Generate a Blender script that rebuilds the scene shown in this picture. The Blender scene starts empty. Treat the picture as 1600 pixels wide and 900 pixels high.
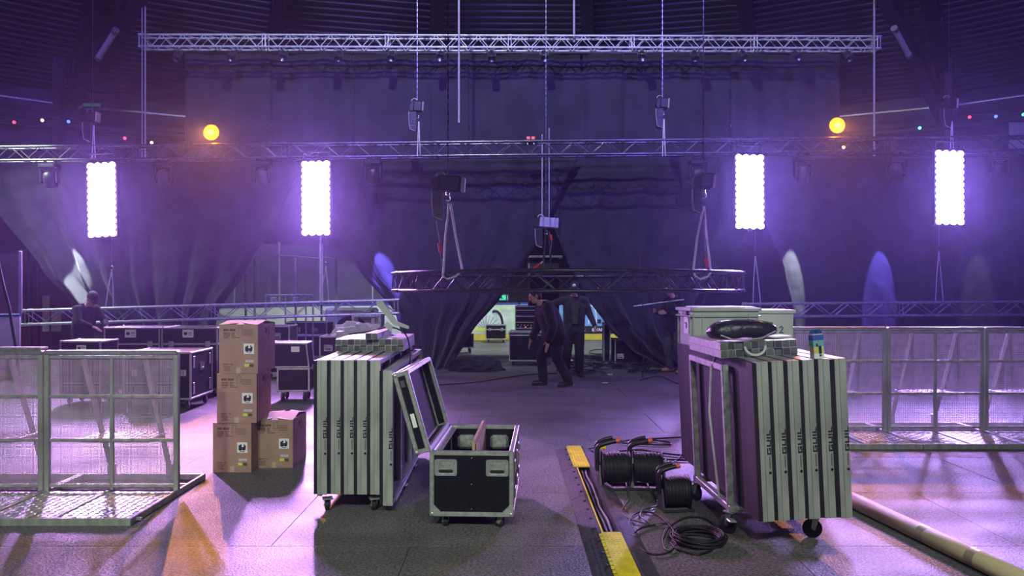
import bpy, math, random
from mathutils import Vector, Matrix, noise
R = math.radians
random.seed(7)
sc = bpy.context.scene
COL = sc.collection
# ------------------------------------------------------------------ camera, world, lights, exposure
F, CH = 1200.0, 1.67                    # focal length in pixels of the 1600 px frame, eye height
cam = bpy.data.cameras.new('camera')
cam.sensor_width = 36.0
cam.lens = 36.0 * F / 1600.0
cam.clip_start = .05
cam.clip_end = 200
co = bpy.data.objects.new('camera', cam)
COL.objects.link(co)
co.location = (0, 0, CH)
co.rotation_euler = (R(90), 0, 0)
sc.camera = co
vs = sc.view_settings
vs.view_transform = 'Standard'
vs.look = 'None'
vs.gamma = 1
vs.use_curve_mapping = False
vs.exposure = 0.0
w = bpy.data.worlds.new('hall_ambient')
sc.world = w
w.use_nodes = True
w.node_tree.nodes['Background'].inputs[0].default_value = (.20, .13, .52, 1)
w.node_tree.nodes['Background'].inputs[1].default_value = .10
# thin haze in the hall, blue tint put in for the violet veil
hz_ = w.node_tree.nodes.new('ShaderNodeVolumeScatter')
hz_.inputs['Color'].default_value = (.62, .58, 1, 1)
hz_.inputs['Density'].default_value = .0010
hz_.inputs['Anisotropy'].default_value = .82
w.node_tree.links.new(hz_.outputs[0], w.node_tree.nodes['World Output'].inputs['Volume'])


def lamp(name, kind, loc, target, energy, color, size=.3, spot=None, blend=.3):
    l = bpy.data.lights.new(name, kind)
    l.energy = energy
    l.color = color
    if kind == 'AREA':
        l.size = size
    else:
        l.shadow_soft_size = size
    if spot:
        l.spot_size = R(spot)
        l.spot_blend = blend
    o = bpy.data.objects.new(name, l)
    COL.objects.link(o)
    o.location = loc
    if target is not None:
        d = Vector(target) - Vector(loc)
        o.rotation_euler = d.to_track_quat('-Z', 'Y').to_euler()
    return o


WORK = (.86, 1.0, .84)
# the hall's high working lights under the roof: over the floor, behind the viewer, and over the rink behind the curtain
lamp('hall_floodlight', 'SPOT', (-1.5, 7.5, 12.0), (0, 19.5, 7.3), 3400, (.84, .95, 1.0), .12, 84, .5)
# unseen blue-violet lamps added to tint roof, backdrop and curtains, aimed over the floor
for x_ in (-4.5, 4.5):
    lamp('added_blue_wash', 'SPOT', (x_, 5.0, 10.2), (x_ * 1.3, 21, 6.6), 5200, (.24, .17, 1.0), .4, 80, .5)
for x_, e_ in ((-4.2, 2600), (-.4, 2600), (3.6, 2200)):
    lamp('hall_floodlight', 'SPOT', (x_, -7.0, 8.6), (x_ * .85, 5.2, .4), e_, WORK, .4, 36, .7)
lamp('hall_floodlight', 'SPOT', (1.0, 20.5, 7.0), (.5, 21, 0), 2200, WORK, .3, 110, .5)
lamp('hall_floodlight', 'SPOT', (-5.0, 18.5, 6.0), (-4.4, 18.2, 0), 170, WORK, .3, 100, .5)
lamp('hall_floodlight', 'SPOT', (-10.5, 14.5, 5.5), (-9.6, 14.2, .6), 1300, WORK, .3, 110, .5)  # extra lamp added to brighten the left rink board and maroon wall


# ------------------------------------------------------------------ helpers
def at(px, py, d):
    """world point seen at a photo pixel, at depth d metres from the viewer"""
    return Vector(((px - 800) * d / F, d, CH - (py - 450) * d / F))


def gx(px, d):
    return (px - 800) * d / F


def gz(py, d):
    return CH - (py - 450) * d / F


class MB:
    def __init__(s):
        s.v, s.f, s.s = [], [], []

    def add(s, vs_, fs, smooth=False, M=None):
        b = len(s.v)
        s.v += [tuple(M @ Vector(p)) for p in vs_] if M is not None else [tuple(p) for p in vs_]
        s.f += [tuple(i + b for i in f) for f in fs]
        s.s += [smooth] * len(fs)
        return s

    def box(s, c, size, M=None):
        x, y, z = [k / 2 for k in size]
        cx, cy, cz = c
        vs_ = [(cx + a * x, cy + b * y, cz + d * z) for a in (-1, 1) for b in (-1, 1) for d in (-1, 1)]
        return s.add(vs_, [(0, 1, 3, 2), (4, 6, 7, 5), (0, 4, 5, 1), (2, 3, 7, 6), (0, 2, 6, 4), (1, 5, 7, 3)], False, M)

    def lim(s, a, b, M=None):
        return s.box([(p + q) / 2 for p, q in zip(a, b)], [abs(q - p) for p, q in zip(a, b)], M)

    def cbox(s, c, size, b=.006, M=None):
        """box with chamfered edges"""
        h = [k / 2 for k in size]
        b = min(b, min(h) * .9)
        vs_, idx = [], {}
        for sx in (-1, 1):
            for sy in (-1, 1):
                for sz in (-1, 1):
                    sg = (sx, sy, sz)
                    for ax in range(3):
                        p = [c[k] + sg[k] * (h[k] if k == ax else h[k] - b) for k in range(3)]
                        idx[(sg, ax)] = len(vs_)
                        vs_.append(tuple(p))
        fs = []
        S = (-1, 1)
        for ax in range(3):
            o1, o2 = [k for k in range(3) if k != ax]
            for sg in S:
                q = []
                for a, bb in ((-1, -1), (1, -1), (1, 1), (-1, 1)):
                    t = [0, 0, 0]
                    t[ax], t[o1], t[o2] = sg, a, bb
                    q.append(idx[(tuple(t), ax)])
                if (sg > 0) != (ax != 1):
                    q = q[::-1]
                fs.append(tuple(q))
        for ax in range(3):
            o1, o2 = [k for k in range(3) if k != ax]
            for a in S:
                for bb in S:
                    t0, t1 = [0, 0, 0], [0, 0, 0]
                    t0[ax], t1[ax] = -1, 1
                    t0[o1] = t1[o1] = a
                    t0[o2] = t1[o2] = bb
                    t0, t1 = tuple(t0), tuple(t1)
                    fs.append((idx[(t0, o1)], idx[(t1, o1)], idx[(t1, o2)], idx[(t0, o2)]))
        for sx in S:
            for sy in S:
                for sz in S:
                    t = (sx, sy, sz)
                    fs.append((idx[(t, 0)], idx[(t, 1)], idx[(t, 2)]))
        return s.add(vs_, fs, False, M)

    def tube(s, p0, p1, r0, r1=None, n=8, caps=True, smooth=True):
        p0, p1 = Vector(p0), Vector(p1)
        r1 = r0 if r1 is None else r1
        d = (p1 - p0).normalized()
        a = d.orthogonal().normalized()
        b = d.cross(a)
        vs_ = []
        for p, r in ((p0, r0), (p1, r1)):
            for i in range(n):
                t = 2 * math.pi * i / n
                vs_.append(p + a * (r * math.cos(t)) + b * (r * math.sin(t)))
        s.add(vs_, [(i, (i + 1) % n, n + (i + 1) % n, n + i) for i in range(n)], smooth)
        if caps:
            s.add(vs_[:n], [tuple(range(n))[::-1]])
            s.add(vs_[n:], [tuple(range(n))])
        return s

    def path(s, pts, r, n=6, closed=False, smooth=True):
        pts = [Vector(p) for p in pts]
        m = len(pts)
        T = []
        for i in range(m):
            if closed:
                t = pts[(i + 1) % m] - pts[i - 1]
            else:
                t = pts[min(i + 1, m - 1)] - pts[max(i - 1, 0)]
            T.append(t.normalized() if t.length > 1e-9 else Vector((0, 0, 1)))
        a = T[0].orthogonal().normalized()
        vs_ = []
        for i in range(m):
            a = (a - T[i] * a.dot(T[i]))
            a = a.normalized() if a.length > 1e-6 else T[i].orthogonal().normalized()
            b = T[i].cross(a)
            rr = r[i] if isinstance(r, (list, tuple)) else r
            for k in range(n):
                t = 2 * math.pi * k / n
                vs_.append(pts[i] + a * (rr * math.cos(t)) + b * (rr * math.sin(t)))
        fs = []
        for i in range(m if closed else m - 1):
            j = (i + 1) % m
            for k in range(n):
                fs.append((i * n + k, i * n + (k + 1) % n, j * n + (k + 1) % n, j * n + k))
        s.add(vs_, fs, smooth)
        if not closed:
            s.add(vs_[:n], [tuple(range(n))[::-1]])
            s.add(vs_[-n:], [tuple(range(n))])
        return s

    def lathe(s, prof, n=16, M=None, smooth=True):
        vs_ = []
        for r, z in prof:
            for i in range(n):
                t = 2 * math.pi * i / n
                vs_.append((r * math.cos(t), r * math.sin(t), z))
        fs = []
        for j in range(len(prof) - 1):
            for i in range(n):
                fs.append((j * n + i, j * n + (i + 1) % n, (j + 1) * n + (i + 1) % n, (j + 1) * n + i))
        s.add(vs_, fs, smooth, M)
        if prof[0][0] > 1e-6:
            s.add(vs_[:n], [tuple(range(n))[::-1]], False, M)
        if prof[-1][0] > 1e-6:
            s.add(vs_[-n:], [tuple(range(n))], False, M)
        return s

    def sphere(s, c, r, n=12, m=8, M=None, sc_=(1, 1, 1)):
        prof = [(max(1e-7, r * math.sin(math.pi * j / m)), -r * math.cos(math.pi * j / m)) for j in range(m + 1)]
        T = Matrix.Translation(c) @ Matrix.Diagonal((*sc_, 1))
        return s.lathe(prof, n, (M @ T) if M is not None else T)

    def cone2(s, p0, r0, p1, r1, n=12):
        """tapered limb segment with round ends"""
        s.tube(p0, p1, r0, r1, n)
        s.sphere(p0, r0, n, 8)
        s.sphere(p1, r1, n, 8)
        return s

    def prism(s, poly, axis, a0, a1, M=None):
        """polygon extruded along an axis; poly gives the other two coordinates in order"""
        n = len(poly)
        vs_ = []
        for a in (a0, a1):
            for p, q in poly:
                vs_.append({'x': (a, p, q), 'y': (p, a, q), 'z': (p, q, a)}[axis])
        fs = [(i, (i + 1) % n, n + (i + 1) % n, n + i) for i in range(n)]
        fs += [tuple(range(n))[::-1], tuple(range(n, 2 * n))]
        return s.add(vs_, fs, False, M)

    def sheet(s, fn, nu, nv, smooth=True):
        vs_ = [fn(i / nu, j / nv) for j in range(nv + 1) for i in range(nu + 1)]
        fs = [(j * (nu + 1) + i, j * (nu + 1) + i + 1, (j + 1) * (nu + 1) + i + 1, (j + 1) * (nu + 1) + i)
              for j in range(nv) for i in range(nu)]
        return s.add(vs_, fs, smooth)

    def mesh(s, name, mat):
        me = bpy.data.meshes.new(name)
        me.from_pydata(s.v, [], s.f)
        me.polygons.foreach_set('use_smooth', s.s)
        if mat:
            me.materials.append(mat)
        me.update()
        return me

    def obj(s, name, mat, parent=None, loc=(0, 0, 0), rot=(0, 0, 0)):
        return O(name, s.mesh(name, mat), parent, loc, rot)


def O(name, me, parent=None, loc=(0, 0, 0), rot=(0, 0, 0), M=None):
    o = bpy.data.objects.new(name, me)
    COL.objects.link(o)
    o.parent = parent
    if M is not None:
        o.matrix_basis = M
    else:
        o.location = loc
        o.rotation_euler = rot
    return o


def tag(o, label=None, cat=None, group=None, kind=None):
    if label:
        o['label'] = label
    if cat:
        o['category'] = cat
    if group:
        o['group'] = group
    if kind:
        o['kind'] = kind
    return o


def thing(name, label, cat, loc=(0, 0, 0), rz=0, group=None):
    o = bpy.data.objects.new(name, None)
    o.empty_display_size = .1
    COL.objects.link(o)
    o.location = loc
    o.rotation_euler = (0, 0, rz)
    return tag(o, label, cat, group)


KIDS = {}


def copy_tree(o, label=None, loc=None, rz=None, parent=None, depth=0):
    c = o.copy()
    COL.objects.link(c)
    if depth:
        c.parent = parent
        c.matrix_parent_inverse = o.matrix_parent_inverse.copy()
    if label:
        c['label'] = label
    if loc is not None:
        c.location = loc
    if rz is not None:
        c.rotation_euler = (0, 0, rz)
    for ch in list(o.children):
        copy_tree(ch, parent=c, depth=depth + 1)
    return c


# ------------------------------------------------------------------ materials
def mat(name, col, rough=.6, metal=0., var=.12, scale=8., bump=0., bscale=None, stretch=None, spec=.5, sheen=0., col2=None,
        emit=None, strength=0., contrast=(.35, .65), detail=4.):
    m = bpy.data.materials.new(name)
    m.use_nodes = True
    nt = m.node_tree
    nd, lk = nt.nodes, nt.links
    p = nd['Principled BSDF']
    p.inputs['Roughness'].default_value = rough
    p.inputs['Metallic'].default_value = metal
    p.inputs['Specular IOR Level'].default_value = spec
    if sheen:
        p.inputs['Sheen Weight'].default_value = sheen
        p.inputs['Sheen Roughness'].default_value = .45
    tc = nd.new('ShaderNodeTexCoord')
    mp = nd.new('ShaderNodeMapping')
    if stretch:
        mp.inputs['Scale'].default_value = stretch
    lk.new(tc.outputs['Object'], mp.inputs['Vector'])
    no = nd.new('ShaderNodeTexNoise')
    no.inputs['Scale'].default_value = scale
    no.inputs['Detail'].default_value = detail
    lk.new(mp.outputs[0], no.inputs['Vector'])
    mr = nd.new('ShaderNodeMapRange')
    mr.inputs[1].default_value, mr.inputs[2].default_value = contrast
    lk.new(no.outputs[0], mr.inputs[0])
    mx = nd.new('ShaderNodeMix')
    mx.data_type = 'RGBA'
    c2 = col2 if col2 else tuple(k * (1 - var * 2) for k in col)
    mx.inputs[6].default_value = (*c2, 1)
    mx.inputs[7].default_value = (*[min(1, k * (1 + (0 if col2 else var))) for k in col], 1)
    lk.new(mr.outputs[0], mx.inputs[0])
    lk.new(mx.outputs[2], p.inputs['Base Color'])
    if bump:
        nb = nd.new('ShaderNodeTexNoise')
        nb.inputs['Scale'].default_value = bscale or scale * 4
        nb.inputs['Detail'].default_value = 3
        lk.new(mp.outputs[0], nb.inputs['Vector'])
        bp = nd.new('ShaderNodeBump')
        bp.inputs['Strength'].default_value = bump
        bp.inputs['Distance'].default_value = .02
        lk.new(nb.outputs[0], bp.inputs['Height'])
        lk.new(bp.outputs[0], p.inputs['Normal'])
    if emit:
        p.inputs['Emission Color'].default_value = (*emit, 1)
        p.inputs['Emission Strength'].default_value = strength
    return m


def glow(name, col, strength):
    m = bpy.data.materials.new(name)
    m.use_nodes = True
    nd, lk = m.node_tree.nodes, m.node_tree.links
    nd.remove(nd['Principled BSDF'])
    e = nd.new('ShaderNodeEmission')
    e.inputs[0].default_value = (*col, 1)
    e.inputs[1].default_value = strength
    lk.new(e.outputs[0], nd['Material Output'].inputs[0])
    return m


M = {}
M['alu'] = mat('brushed_aluminium', (.52, .53, .51), .42, .75, .10, 30, .05, 120)
M['alu_mill'] = mat('dull_mill_aluminium', (.46, .47, .44), .5, .45, .14, 14, .06, 90, stretch=(1, 1, .2))
M['steel'] = mat('galvanised_steel', (.42, .44, .42), .48, .6, .18, 22, .06, 90)
M['tread'] = mat('aluminium_tread_plate', (.62, .62, .62), .33, .7, .15, 12, .05, 120)
M['chrome'] = mat('chrome', (.7, .72, .7), .22, .95, .05, 20)
M['truss'] = mat('truss_aluminium', (.78, .80, .76), .42, .35, .08, 16)
M['truss_dark'] = mat('black_powder_coated_truss', (.055, .055, .065), .3, .5, .15, 16)
M['truss_lift'] = mat('lighter_grey_truss', (.42, .42, .45), .36, .55, .12, 16)  # lighter grey for the two low trusses
M['truss_low'] = mat('dark_anodised_truss', (.16, .16, .18), .3, .8, .12, 16)
M['case'] = mat('black_laminate', (.006, .006, .010), .45, 0, .2, 40, .05, 200, spec=.25)
M['case_in'] = mat('case_lining', (.02, .02, .024), .8, 0, .3, 20)
M['black'] = mat('black_plastic', (.012, .012, .014), .45, 0, .2, 20)
M['plug'] = mat('grey_end_plug', (.13, .135, .125), .6, 0, .3, 18)
M['rubber'] = mat('black_rubber', (.018, .018, .02), .7, 0, .2, 30)
M['cable'] = mat('black_cable_rubber', (.014, .014, .016), .6, 0, .2, 30)
M['cable_g'] = mat('grey_cable', (.11, .11, .11), .6, 0, .2, 30)
M['ply'] = mat('film_faced_plywood', (.040, .032, .030), .6, 0, .2, 4, .12, 60, stretch=(1, 3.0, .35), col2=(.009, .007, .009), contrast=(.38, .72), spec=.3)
M['plyedge'] = mat('dark_board_edge', (.016, .015, .018), .6, 0, .2, 20)
M['wood'] = mat('birch_plywood', (.42, .31, .19), .6, 0, .14, 9, .05, 60, stretch=(1, 1, .2))
M['carton'] = mat('brown_corrugated_cardboard', (.40, .255, .175), .75, 0, .06, 6, .06, 60)
M['cartonfl'] = mat('cardboard_flap', (.46, .31, .22), .75, 0, .06, 6, .06, 60)
M['tube_c'] = mat('cardboard_tube_paper', (.78, .62, .38), .6, 0, .06, 5, .03, 60, stretch=(.2, .2, 1))
M['tape'] = mat('clear_packing_tape', (.50, .40, .27), .3, 0, .05, 6)
M['print'] = mat('brown_ink', (.13, .075, .05), .8, 0, .1, 20)
M['ink'] = mat('black_ink', (.01, .01, .012), .6, 0, .1, 20)
M['paper'] = mat('white_paper_label', (.86, .86, .84), .6, 0, .03, 20)
M['yellow'] = mat('yellow_plastic', (.92, .74, .02), .7, 0, .08, 10, spec=.2)
M['ystick'] = mat('yellow_green_sticker', (.66, .78, .05), .5, 0, .03, 10)
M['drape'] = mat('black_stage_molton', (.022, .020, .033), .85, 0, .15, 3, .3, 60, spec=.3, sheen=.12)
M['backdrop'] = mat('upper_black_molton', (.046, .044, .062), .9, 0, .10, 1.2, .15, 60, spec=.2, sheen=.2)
M['roof'] = mat('dark_roof_sheet', (.060, .055, .075), .5, .1, .15, .6, stretch=(1, 1, 1))
M['beam'] = mat('navy_painted_steel', (.020, .020, .038), .6, .0, .15, 3)
M['hallwall'] = mat('dark_hall_wall', (.035, .032, .05), .7, 0, .2, .8)
M['maroon'] = mat('maroon_painted_wall', (.11, .012, .022), .6, 0, .12, 2)
M['maroon_d'] = mat('dark_maroon_door', (.07, .01, .02), .5, 0, .12, 2)
M['board_w'] = mat('white_dasher_board', (.66, .70, .60), .45, 0, .07, 2.5)
M['board_y'] = mat('yellow_kick_strip', (.70, .58, .05), .5, 0, .08, 3)
M['board_b'] = mat('blue_cap_rail', (.03, .07, .30), .4, 0, .05, 5)
M['ad_blue'] = mat('light_blue_print', (.22, .45, .68), .5, 0, .05, 2, col2=(.10, .26, .52))
M['ad_green'] = mat('pale_green_print', (.48, .66, .38), .5, 0, .05, 3, col2=(.72, .80, .58))
M['ad_black'] = mat('black_print', (.012, .012, .015), .5, 0, .05, 5)
M['white'] = mat('white_print', (.80, .80, .78), .5, 0, .03, 5)
M['plexi_post'] = mat('grey_glass_post', (.42, .42, .45), .4, .4, .08, 6)
M['jacket'] = mat('black_jacket_fabric', (.006, .006, .009), .85, 0, .25, 14, .3, 40, sheen=.05)
M['jacket_g'] = mat('charcoal_jacket_fabric', (.020, .021, .026), .8, 0, .25, 14, .3, 40, sheen=.25)
M['trouser'] = mat('black_work_trousers', (.006, .006, .009), .85, 0, .25, 14, .3, 40)
M['trouser_g'] = mat('grey_cargo_trousers', (.060, .060, .060), .85, 0, .2, 14, .3, 40)
M['skin'] = mat('skin', (.50, .30, .23), .55, 0, .06, 10)
M['cap'] = mat('black_cap_cloth', (.016, .016, .02), .8, 0, .2, 14)
M['hair'] = mat('dark_hair', (.025, .016, .012), .6, 0, .25, 60, .3, 120)
M['shoe'] = mat('black_shoe', (.012, .012, .014), .5, 0, .2, 14)
M['shoe_o'] = mat('tan_orange_work_shoe', (.45, .20, .09), .6, 0, .15, 14)
M['crate'] = mat('grey_euro_crate_plastic', (.40, .43, .39), .45, 0, .05, 8)
M['bag'] = mat('black_nylon_bag', (.02, .02, .025), .38, 0, .2, 18, .35, 30)
M['orange'] = mat('orange_red_plastic', (.75, .13, .06), .45, 0, .06, 10)
M['orange_halo'] = mat('orange_halo_colour', (.8, .10, .004), .5, 0, .05, 10)  # colour stands in for the orange halo round the bulb
M['red'] = mat('red_plastic', (.55, .03, .04), .45, 0, .06, 10)
M['strap'] = mat('pale_webbing', (.60, .58, .62), .6, 0, .08, 30)
M['sling'] = mat('grey_round_sling', (.42, .40, .44), .7, 0, .1, 30)
M['chain'] = mat('hoist_chain_steel', (.16, .16, .19), .35, .9, .1, 30)
M['purplebag'] = mat('lilac_metal_casing', (.40, .38, .52), .4, .2, .05, 10)
M['tubelight'] = mat('unlit_fluorescent_batten', (.70, .70, .74), .4, 0, .03, 5)
M['rampgrey'] = mat('cable_ramp_rubber', (.075, .068, .075), .75, 0, .15, 20, .1, 90, spec=.2)
M['bead_r'] = glow('red_bulb_glow', (1, .05, .10), 3.0)
M['bead_b'] = glow('blue_bulb_glow', (.05, .12, 1), 4.0)
M['bead_g'] = glow('green_bulb_glow', (.15, 1, .5), 2.0)
M['bead_w'] = glow('warm_bulb_glow', (1, .72, .38), 3.0)
M['led'] = glow('pink_violet_led', (.58, .27, 1.0), 160)
M['led_b'] = glow('blue_violet_led', (.38, .22, 1.0), 160)
M['sodium'] = glow('orange_lamp_glow', (1, .20, .0008), 420)
M['exit'] = glow('exit_sign_green', (.05, .75, .35), 1.2)
M['exit_dim'] = glow('exit_sign_dim', (.10, .42, .34), .14)
M['redled'] = glow('red_display', (1, .12, .18), 1.6)
M['notice'] = mat('pale_yellow_lit_panel', (.62, .48, .26), .6, 0, .06, 4)  # yellow of the lit door panels put into the colour


def perforated():
    m = mat('perforated_sheet', (.55, .54, .55), .45, .6, .1, 14)
    nd, lk = m.node_tree.nodes, m.node_tree.links
    p = nd['Principled BSDF']
    tc = nd.new('ShaderNodeTexCoord')
    sx = nd.new('ShaderNodeSeparateXYZ')
    lk.new(tc.outputs['Object'], sx.inputs[0])
    cx = nd.new('ShaderNodeCombineXYZ')
    lk.new(sx.outputs[0], cx.inputs[0])
    lk.new(sx.outputs[2], cx.inputs[1])
    sc_ = nd.new('ShaderNodeVectorMath')
    sc_.operation = 'SCALE'
    sc_.inputs['Scale'].default_value = 1 / .011
    lk.new(cx.outputs[0], sc_.inputs[0])
    fr = nd.new('ShaderNodeVectorMath')
    fr.operation = 'FRACTION'
    lk.new(sc_.outputs[0], fr.inputs[0])
    sb = nd.new('ShaderNodeVectorMath')
    sb.operation = 'SUBTRACT'
    sb.inputs[1].default_value = (.5, .5, 0)
    lk.new(fr.outputs[0], sb.inputs[0])
    ln = nd.new('ShaderNodeVectorMath')
    ln.operation = 'LENGTH'
    lk.new(sb.outputs[0], ln.inputs[0])
    lt = nd.new('ShaderNodeMath')
    lt.operation = 'LESS_THAN'
    lt.inputs[1].default_value = .385
    lk.new(ln.outputs['Value'], lt.inputs[0])
    tr = nd.new('ShaderNodeBsdfTransparent')
    mx = nd.new('ShaderNodeMixShader')
    lk.new(lt.outputs[0], mx.inputs[0])
    tl = nd.new('ShaderNodeBsdfTranslucent')
    tl.inputs[0].default_value = (.6, .58, .6, 1)
    m2 = nd.new('ShaderNodeMixShader')
    m2.inputs[0].default_value = .22
    lk.new(p.outputs[0], m2.inputs[1])
    lk.new(tl.outputs[0], m2.inputs[2])
    lk.new(m2.outputs[0], mx.inputs[1])
    lk.new(tr.outputs[0], mx.inputs[2])
    lk.new(mx.outputs[0], nd['Material Output'].inputs[0])
    return m


M['perf'] = perforated()


def clearish(name, col, fac):
    m = bpy.data.materials.new(name)
    m.use_nodes = True
    nd, lk = m.node_tree.nodes, m.node_tree.links
    p = nd['Principled BSDF']
    p.inputs['Base Color'].default_value = (*col, 1)
    p.inputs['Roughness'].default_value = .12
    tr = nd.new('ShaderNodeBsdfTransparent')
    no = nd.new('ShaderNodeTexNoise')
    no.inputs['Scale'].default_value = 5
    mr = nd.new('ShaderNodeMapRange')
    mr.inputs[3].default_value, mr.inputs[4].default_value = fac - .08, fac + .08
    lk.new(no.outputs[0], mr.inputs[0])
    mx = nd.new('ShaderNodeMixShader')
    lk.new(mr.outputs[0], mx.inputs[0])
    lk.new(p.outputs[0], mx.inputs[1])
    lk.new(tr.outputs[0], mx.inputs[2])
    lk.new(mx.outputs[0], nd['Material Output'].inputs[0])
    return m


M['plexi'] = clearish('clear_plexiglass', (.6, .6, .65), .93)
M['wrap'] = clearish('crumpled_clear_film', (.80, .86, .74), .35)


def floor_material():
    m = mat('worn_grey_floor_mat', (.215, .20, .205), .52, 0, .1, 2.2, 0, spec=.42)
    nd, lk = m.node_tree.nodes, m.node_tree.links
    p = nd['Principled BSDF']
    oi = nd.new('ShaderNodeObjectInfo')
    geo = nd.new('ShaderNodeNewGeometry')

    def noise_(scale, detail, lo, hi, a, b, stretch=None):
        n = nd.new('ShaderNodeTexNoise')
        n.inputs['Scale'].default_value = scale
        n.inputs['Detail'].default_value = detail
        if stretch:
            mp = nd.new('ShaderNodeMapping')
            mp.inputs['Scale'].default_value = stretch
            lk.new(geo.outputs['Position'], mp.inputs[0])
            lk.new(mp.outputs[0], n.inputs['Vector'])
        else:
            lk.new(geo.outputs['Position'], n.inputs['Vector'])
        r = nd.new('ShaderNodeMapRange')
        r.inputs[1].default_value, r.inputs[2].default_value = lo, hi
        r.inputs[3].default_value, r.inputs[4].default_value = a, b
        lk.new(n.outputs[0], r.inputs[0])
        return r.outputs[0]

    big = noise_(.45, 5, .35, .65, .74, 1.1)
    scuff = noise_(2.0, 6, .45, .75, 1.0, .74, (.5, 2.2, 1))
    grit = noise_(55, 3, .38, .62, .5, 1.5)
    rnd = nd.new('ShaderNodeMapRange')
    rnd.inputs[3].default_value, rnd.inputs[4].default_value = .95, 1.03
    lk.new(oi.outputs['Random'], rnd.inputs[0])

    def mul(a, b):
        k = nd.new('ShaderNodeMath')
        k.operation = 'MULTIPLY'
        lk.new(a, k.inputs[0])
        lk.new(b, k.inputs[1])
        return k.outputs[0]

    fac = mul(mul(big, scuff), mul(grit, rnd.outputs[0]))
    vm = nd.new('ShaderNodeVectorMath')
    vm.operation = 'SCALE'
    vm.inputs[0].default_value = (.168, .156, .158)
    lk.new(fac, vm.inputs['Scale'])
    lk.new(vm.outputs[0], p.inputs['Base Color'])
    nb = nd.new('ShaderNodeTexNoise')
    nb.inputs['Scale'].default_value = 70
    nb.inputs['Detail'].default_value = 2
    lk.new(geo.outputs['Position'], nb.inputs['Vector'])
    bp = nd.new('ShaderNodeBump')
    bp.inputs['Strength'].default_value = .5
    bp.inputs['Distance'].default_value = .012
    lk.new(nb.outputs[0], bp.inputs['Height'])
    lk.new(bp.outputs[0], p.inputs['Normal'])
    rr = noise_(1.1, 4, .35, .65, .42, .62)
    lk.new(rr, p.inputs['Roughness'])
    return m


M['floor'] = floor_material()

# ------------------------------------------------------------------ the hall
HC, HR, NS, EAVE, SLOPE = (0.0, 4.0), 24.0, 26, 7.7, .27
fl = MB().lim((-30, -25, -.30), (30, 32, -.012)).obj('floor', M['floor'])
tag(fl, kind='structure')
PW, PD = 2.42, 1.30
mat_mesh = MB().cbox((0, 0, -.008), (PW - .003, PD - .003, .016), .0015).mesh('floor_mat', M['floor'])
for j in range(13):
    for i in range(9):
        x = (i - 4) * PW + (.55 if j % 2 else -.35)
        y = 3.02 + j * PD
        O('floor_mat', mat_mesh, fl, (x, y, 0))


def ring_pt(th, r, z):
    return Vector((HC[0] + r * math.sin(th), HC[1] + r * math.cos(th), z))


def roof_z(r):
    return EAVE + SLOPE * (HR - r)


wb = MB()
for k in range(NS):
    a0, a1 = (k - .5) * 2 * math.pi / NS, (k + .5) * 2 * math.pi / NS
    wb.add([ring_pt(a0, HR, -.1), ring_pt(a1, HR, -.1), ring_pt(a1, HR, EAVE + .2), ring_pt(a0, HR, EAVE + .2)], [(0, 1, 2, 3)])
tag(wb.obj('wall_back', M['hallwall']), kind='structure')
ceil_root = bpy.data.objects.new('ceiling', None)
COL.objects.link(ceil_root)
tag(ceil_root, kind='structure')
PITCH = .28
for k in range(NS):
    a0, a1 = (k - .5) * 2 * math.pi / NS, (k + .5) * 2 * math.pi / NS
    front = abs(((k + NS / 2) % NS) - NS / 2) <= 6
    mb = MB()
    prof = []
    if front:
        r = HR
        while r > 4.0:
            prof += [(r, 0), (r - PITCH * .55, 0), (r - PITCH * .62, -.05), (r - PITCH * .93, -.05)]
            r -= PITCH
    else:
        prof = [(HR, 0), (4.0, 0)]
    vv, ff = [], []
    for r, dz in prof:
        vv += [ring_pt(a0, r, roof_z(r) + dz), ring_pt(a1, r, roof_z(r) + dz)]
    ff = [(2 * i, 2 * i + 1, 2 * i + 3, 2 * i + 2) for i in range(len(prof) - 1)]
    mb.add(vv, ff)
    mb.obj('roof_sheet', M['roof'], ceil_root)
cp = MB()
cp.add([ring_pt(k * 2 * math.pi / NS, 4.3, roof_z(4.0) + .02) for k in range(NS)], [tuple(range(NS))])
cp.obj('roof_crown', M['roof'], ceil_root)
# rafters, columns, purlin bars, eave pipe
for k in range(-7, 7):
    a = (k + .5) * 2 * math.pi / NS
    p0, p1 = ring_pt(a, HR - .1, roof_z(HR) - .42), ring_pt(a, 4.2, roof_z(4.2) - .42)
    d = p1 - p0
    q = d.to_track_quat('Y', 'Z').to_matrix().to_4x4()
    T = Matrix.Translation((p0 + p1) / 2) @ q
    L = d.length
    rb = MB()
    rb.box((0, 0, .30), (.34, L, .04), T).box((0, 0, -.30), (.34, L, .04), T).box((0, 0, 0), (.05, L, .6), T)
    for s_ in range(1, 9):
        rb.box((0, -L / 2 + s_ * L / 9, 0), (.30, .02, .58), T)
    tag(rb.obj('trim_%d' % (k + 8), M['beam']), kind='structure')
    cb = MB()
    pc = ring_pt(a, HR - .45, 0)
    q2 = Matrix.Translation(pc) @ Matrix.Rotation(-a, 4, 'Z')
    cb.box((0, .13, 3.65), (.30, .03, 7.3), q2).box((0, -.13, 3.65), (.30, .03, 7.3), q2).box((0, 0, 3.65), (.04, .26, 7.3), q2)
    tag(cb.obj('trim_%d' % (k + 30), M['hallwall']), kind='structure')
pp = [ring_pt((k + .5) * 2 * math.pi / NS, HR - .75, 7.15) for k in range(-7, 7)]
tag(MB().path(pp, .055, 8).obj('trim_60', M['alu']), kind='structure')
pp = [ring_pt((k + .5) * 2 * math.pi / NS, HR - .5, 6.55) for k in range(-7, 7)]
tag(MB().path(pp, .16, 4).obj('trim_61', M['beam']), kind='structure')
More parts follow.
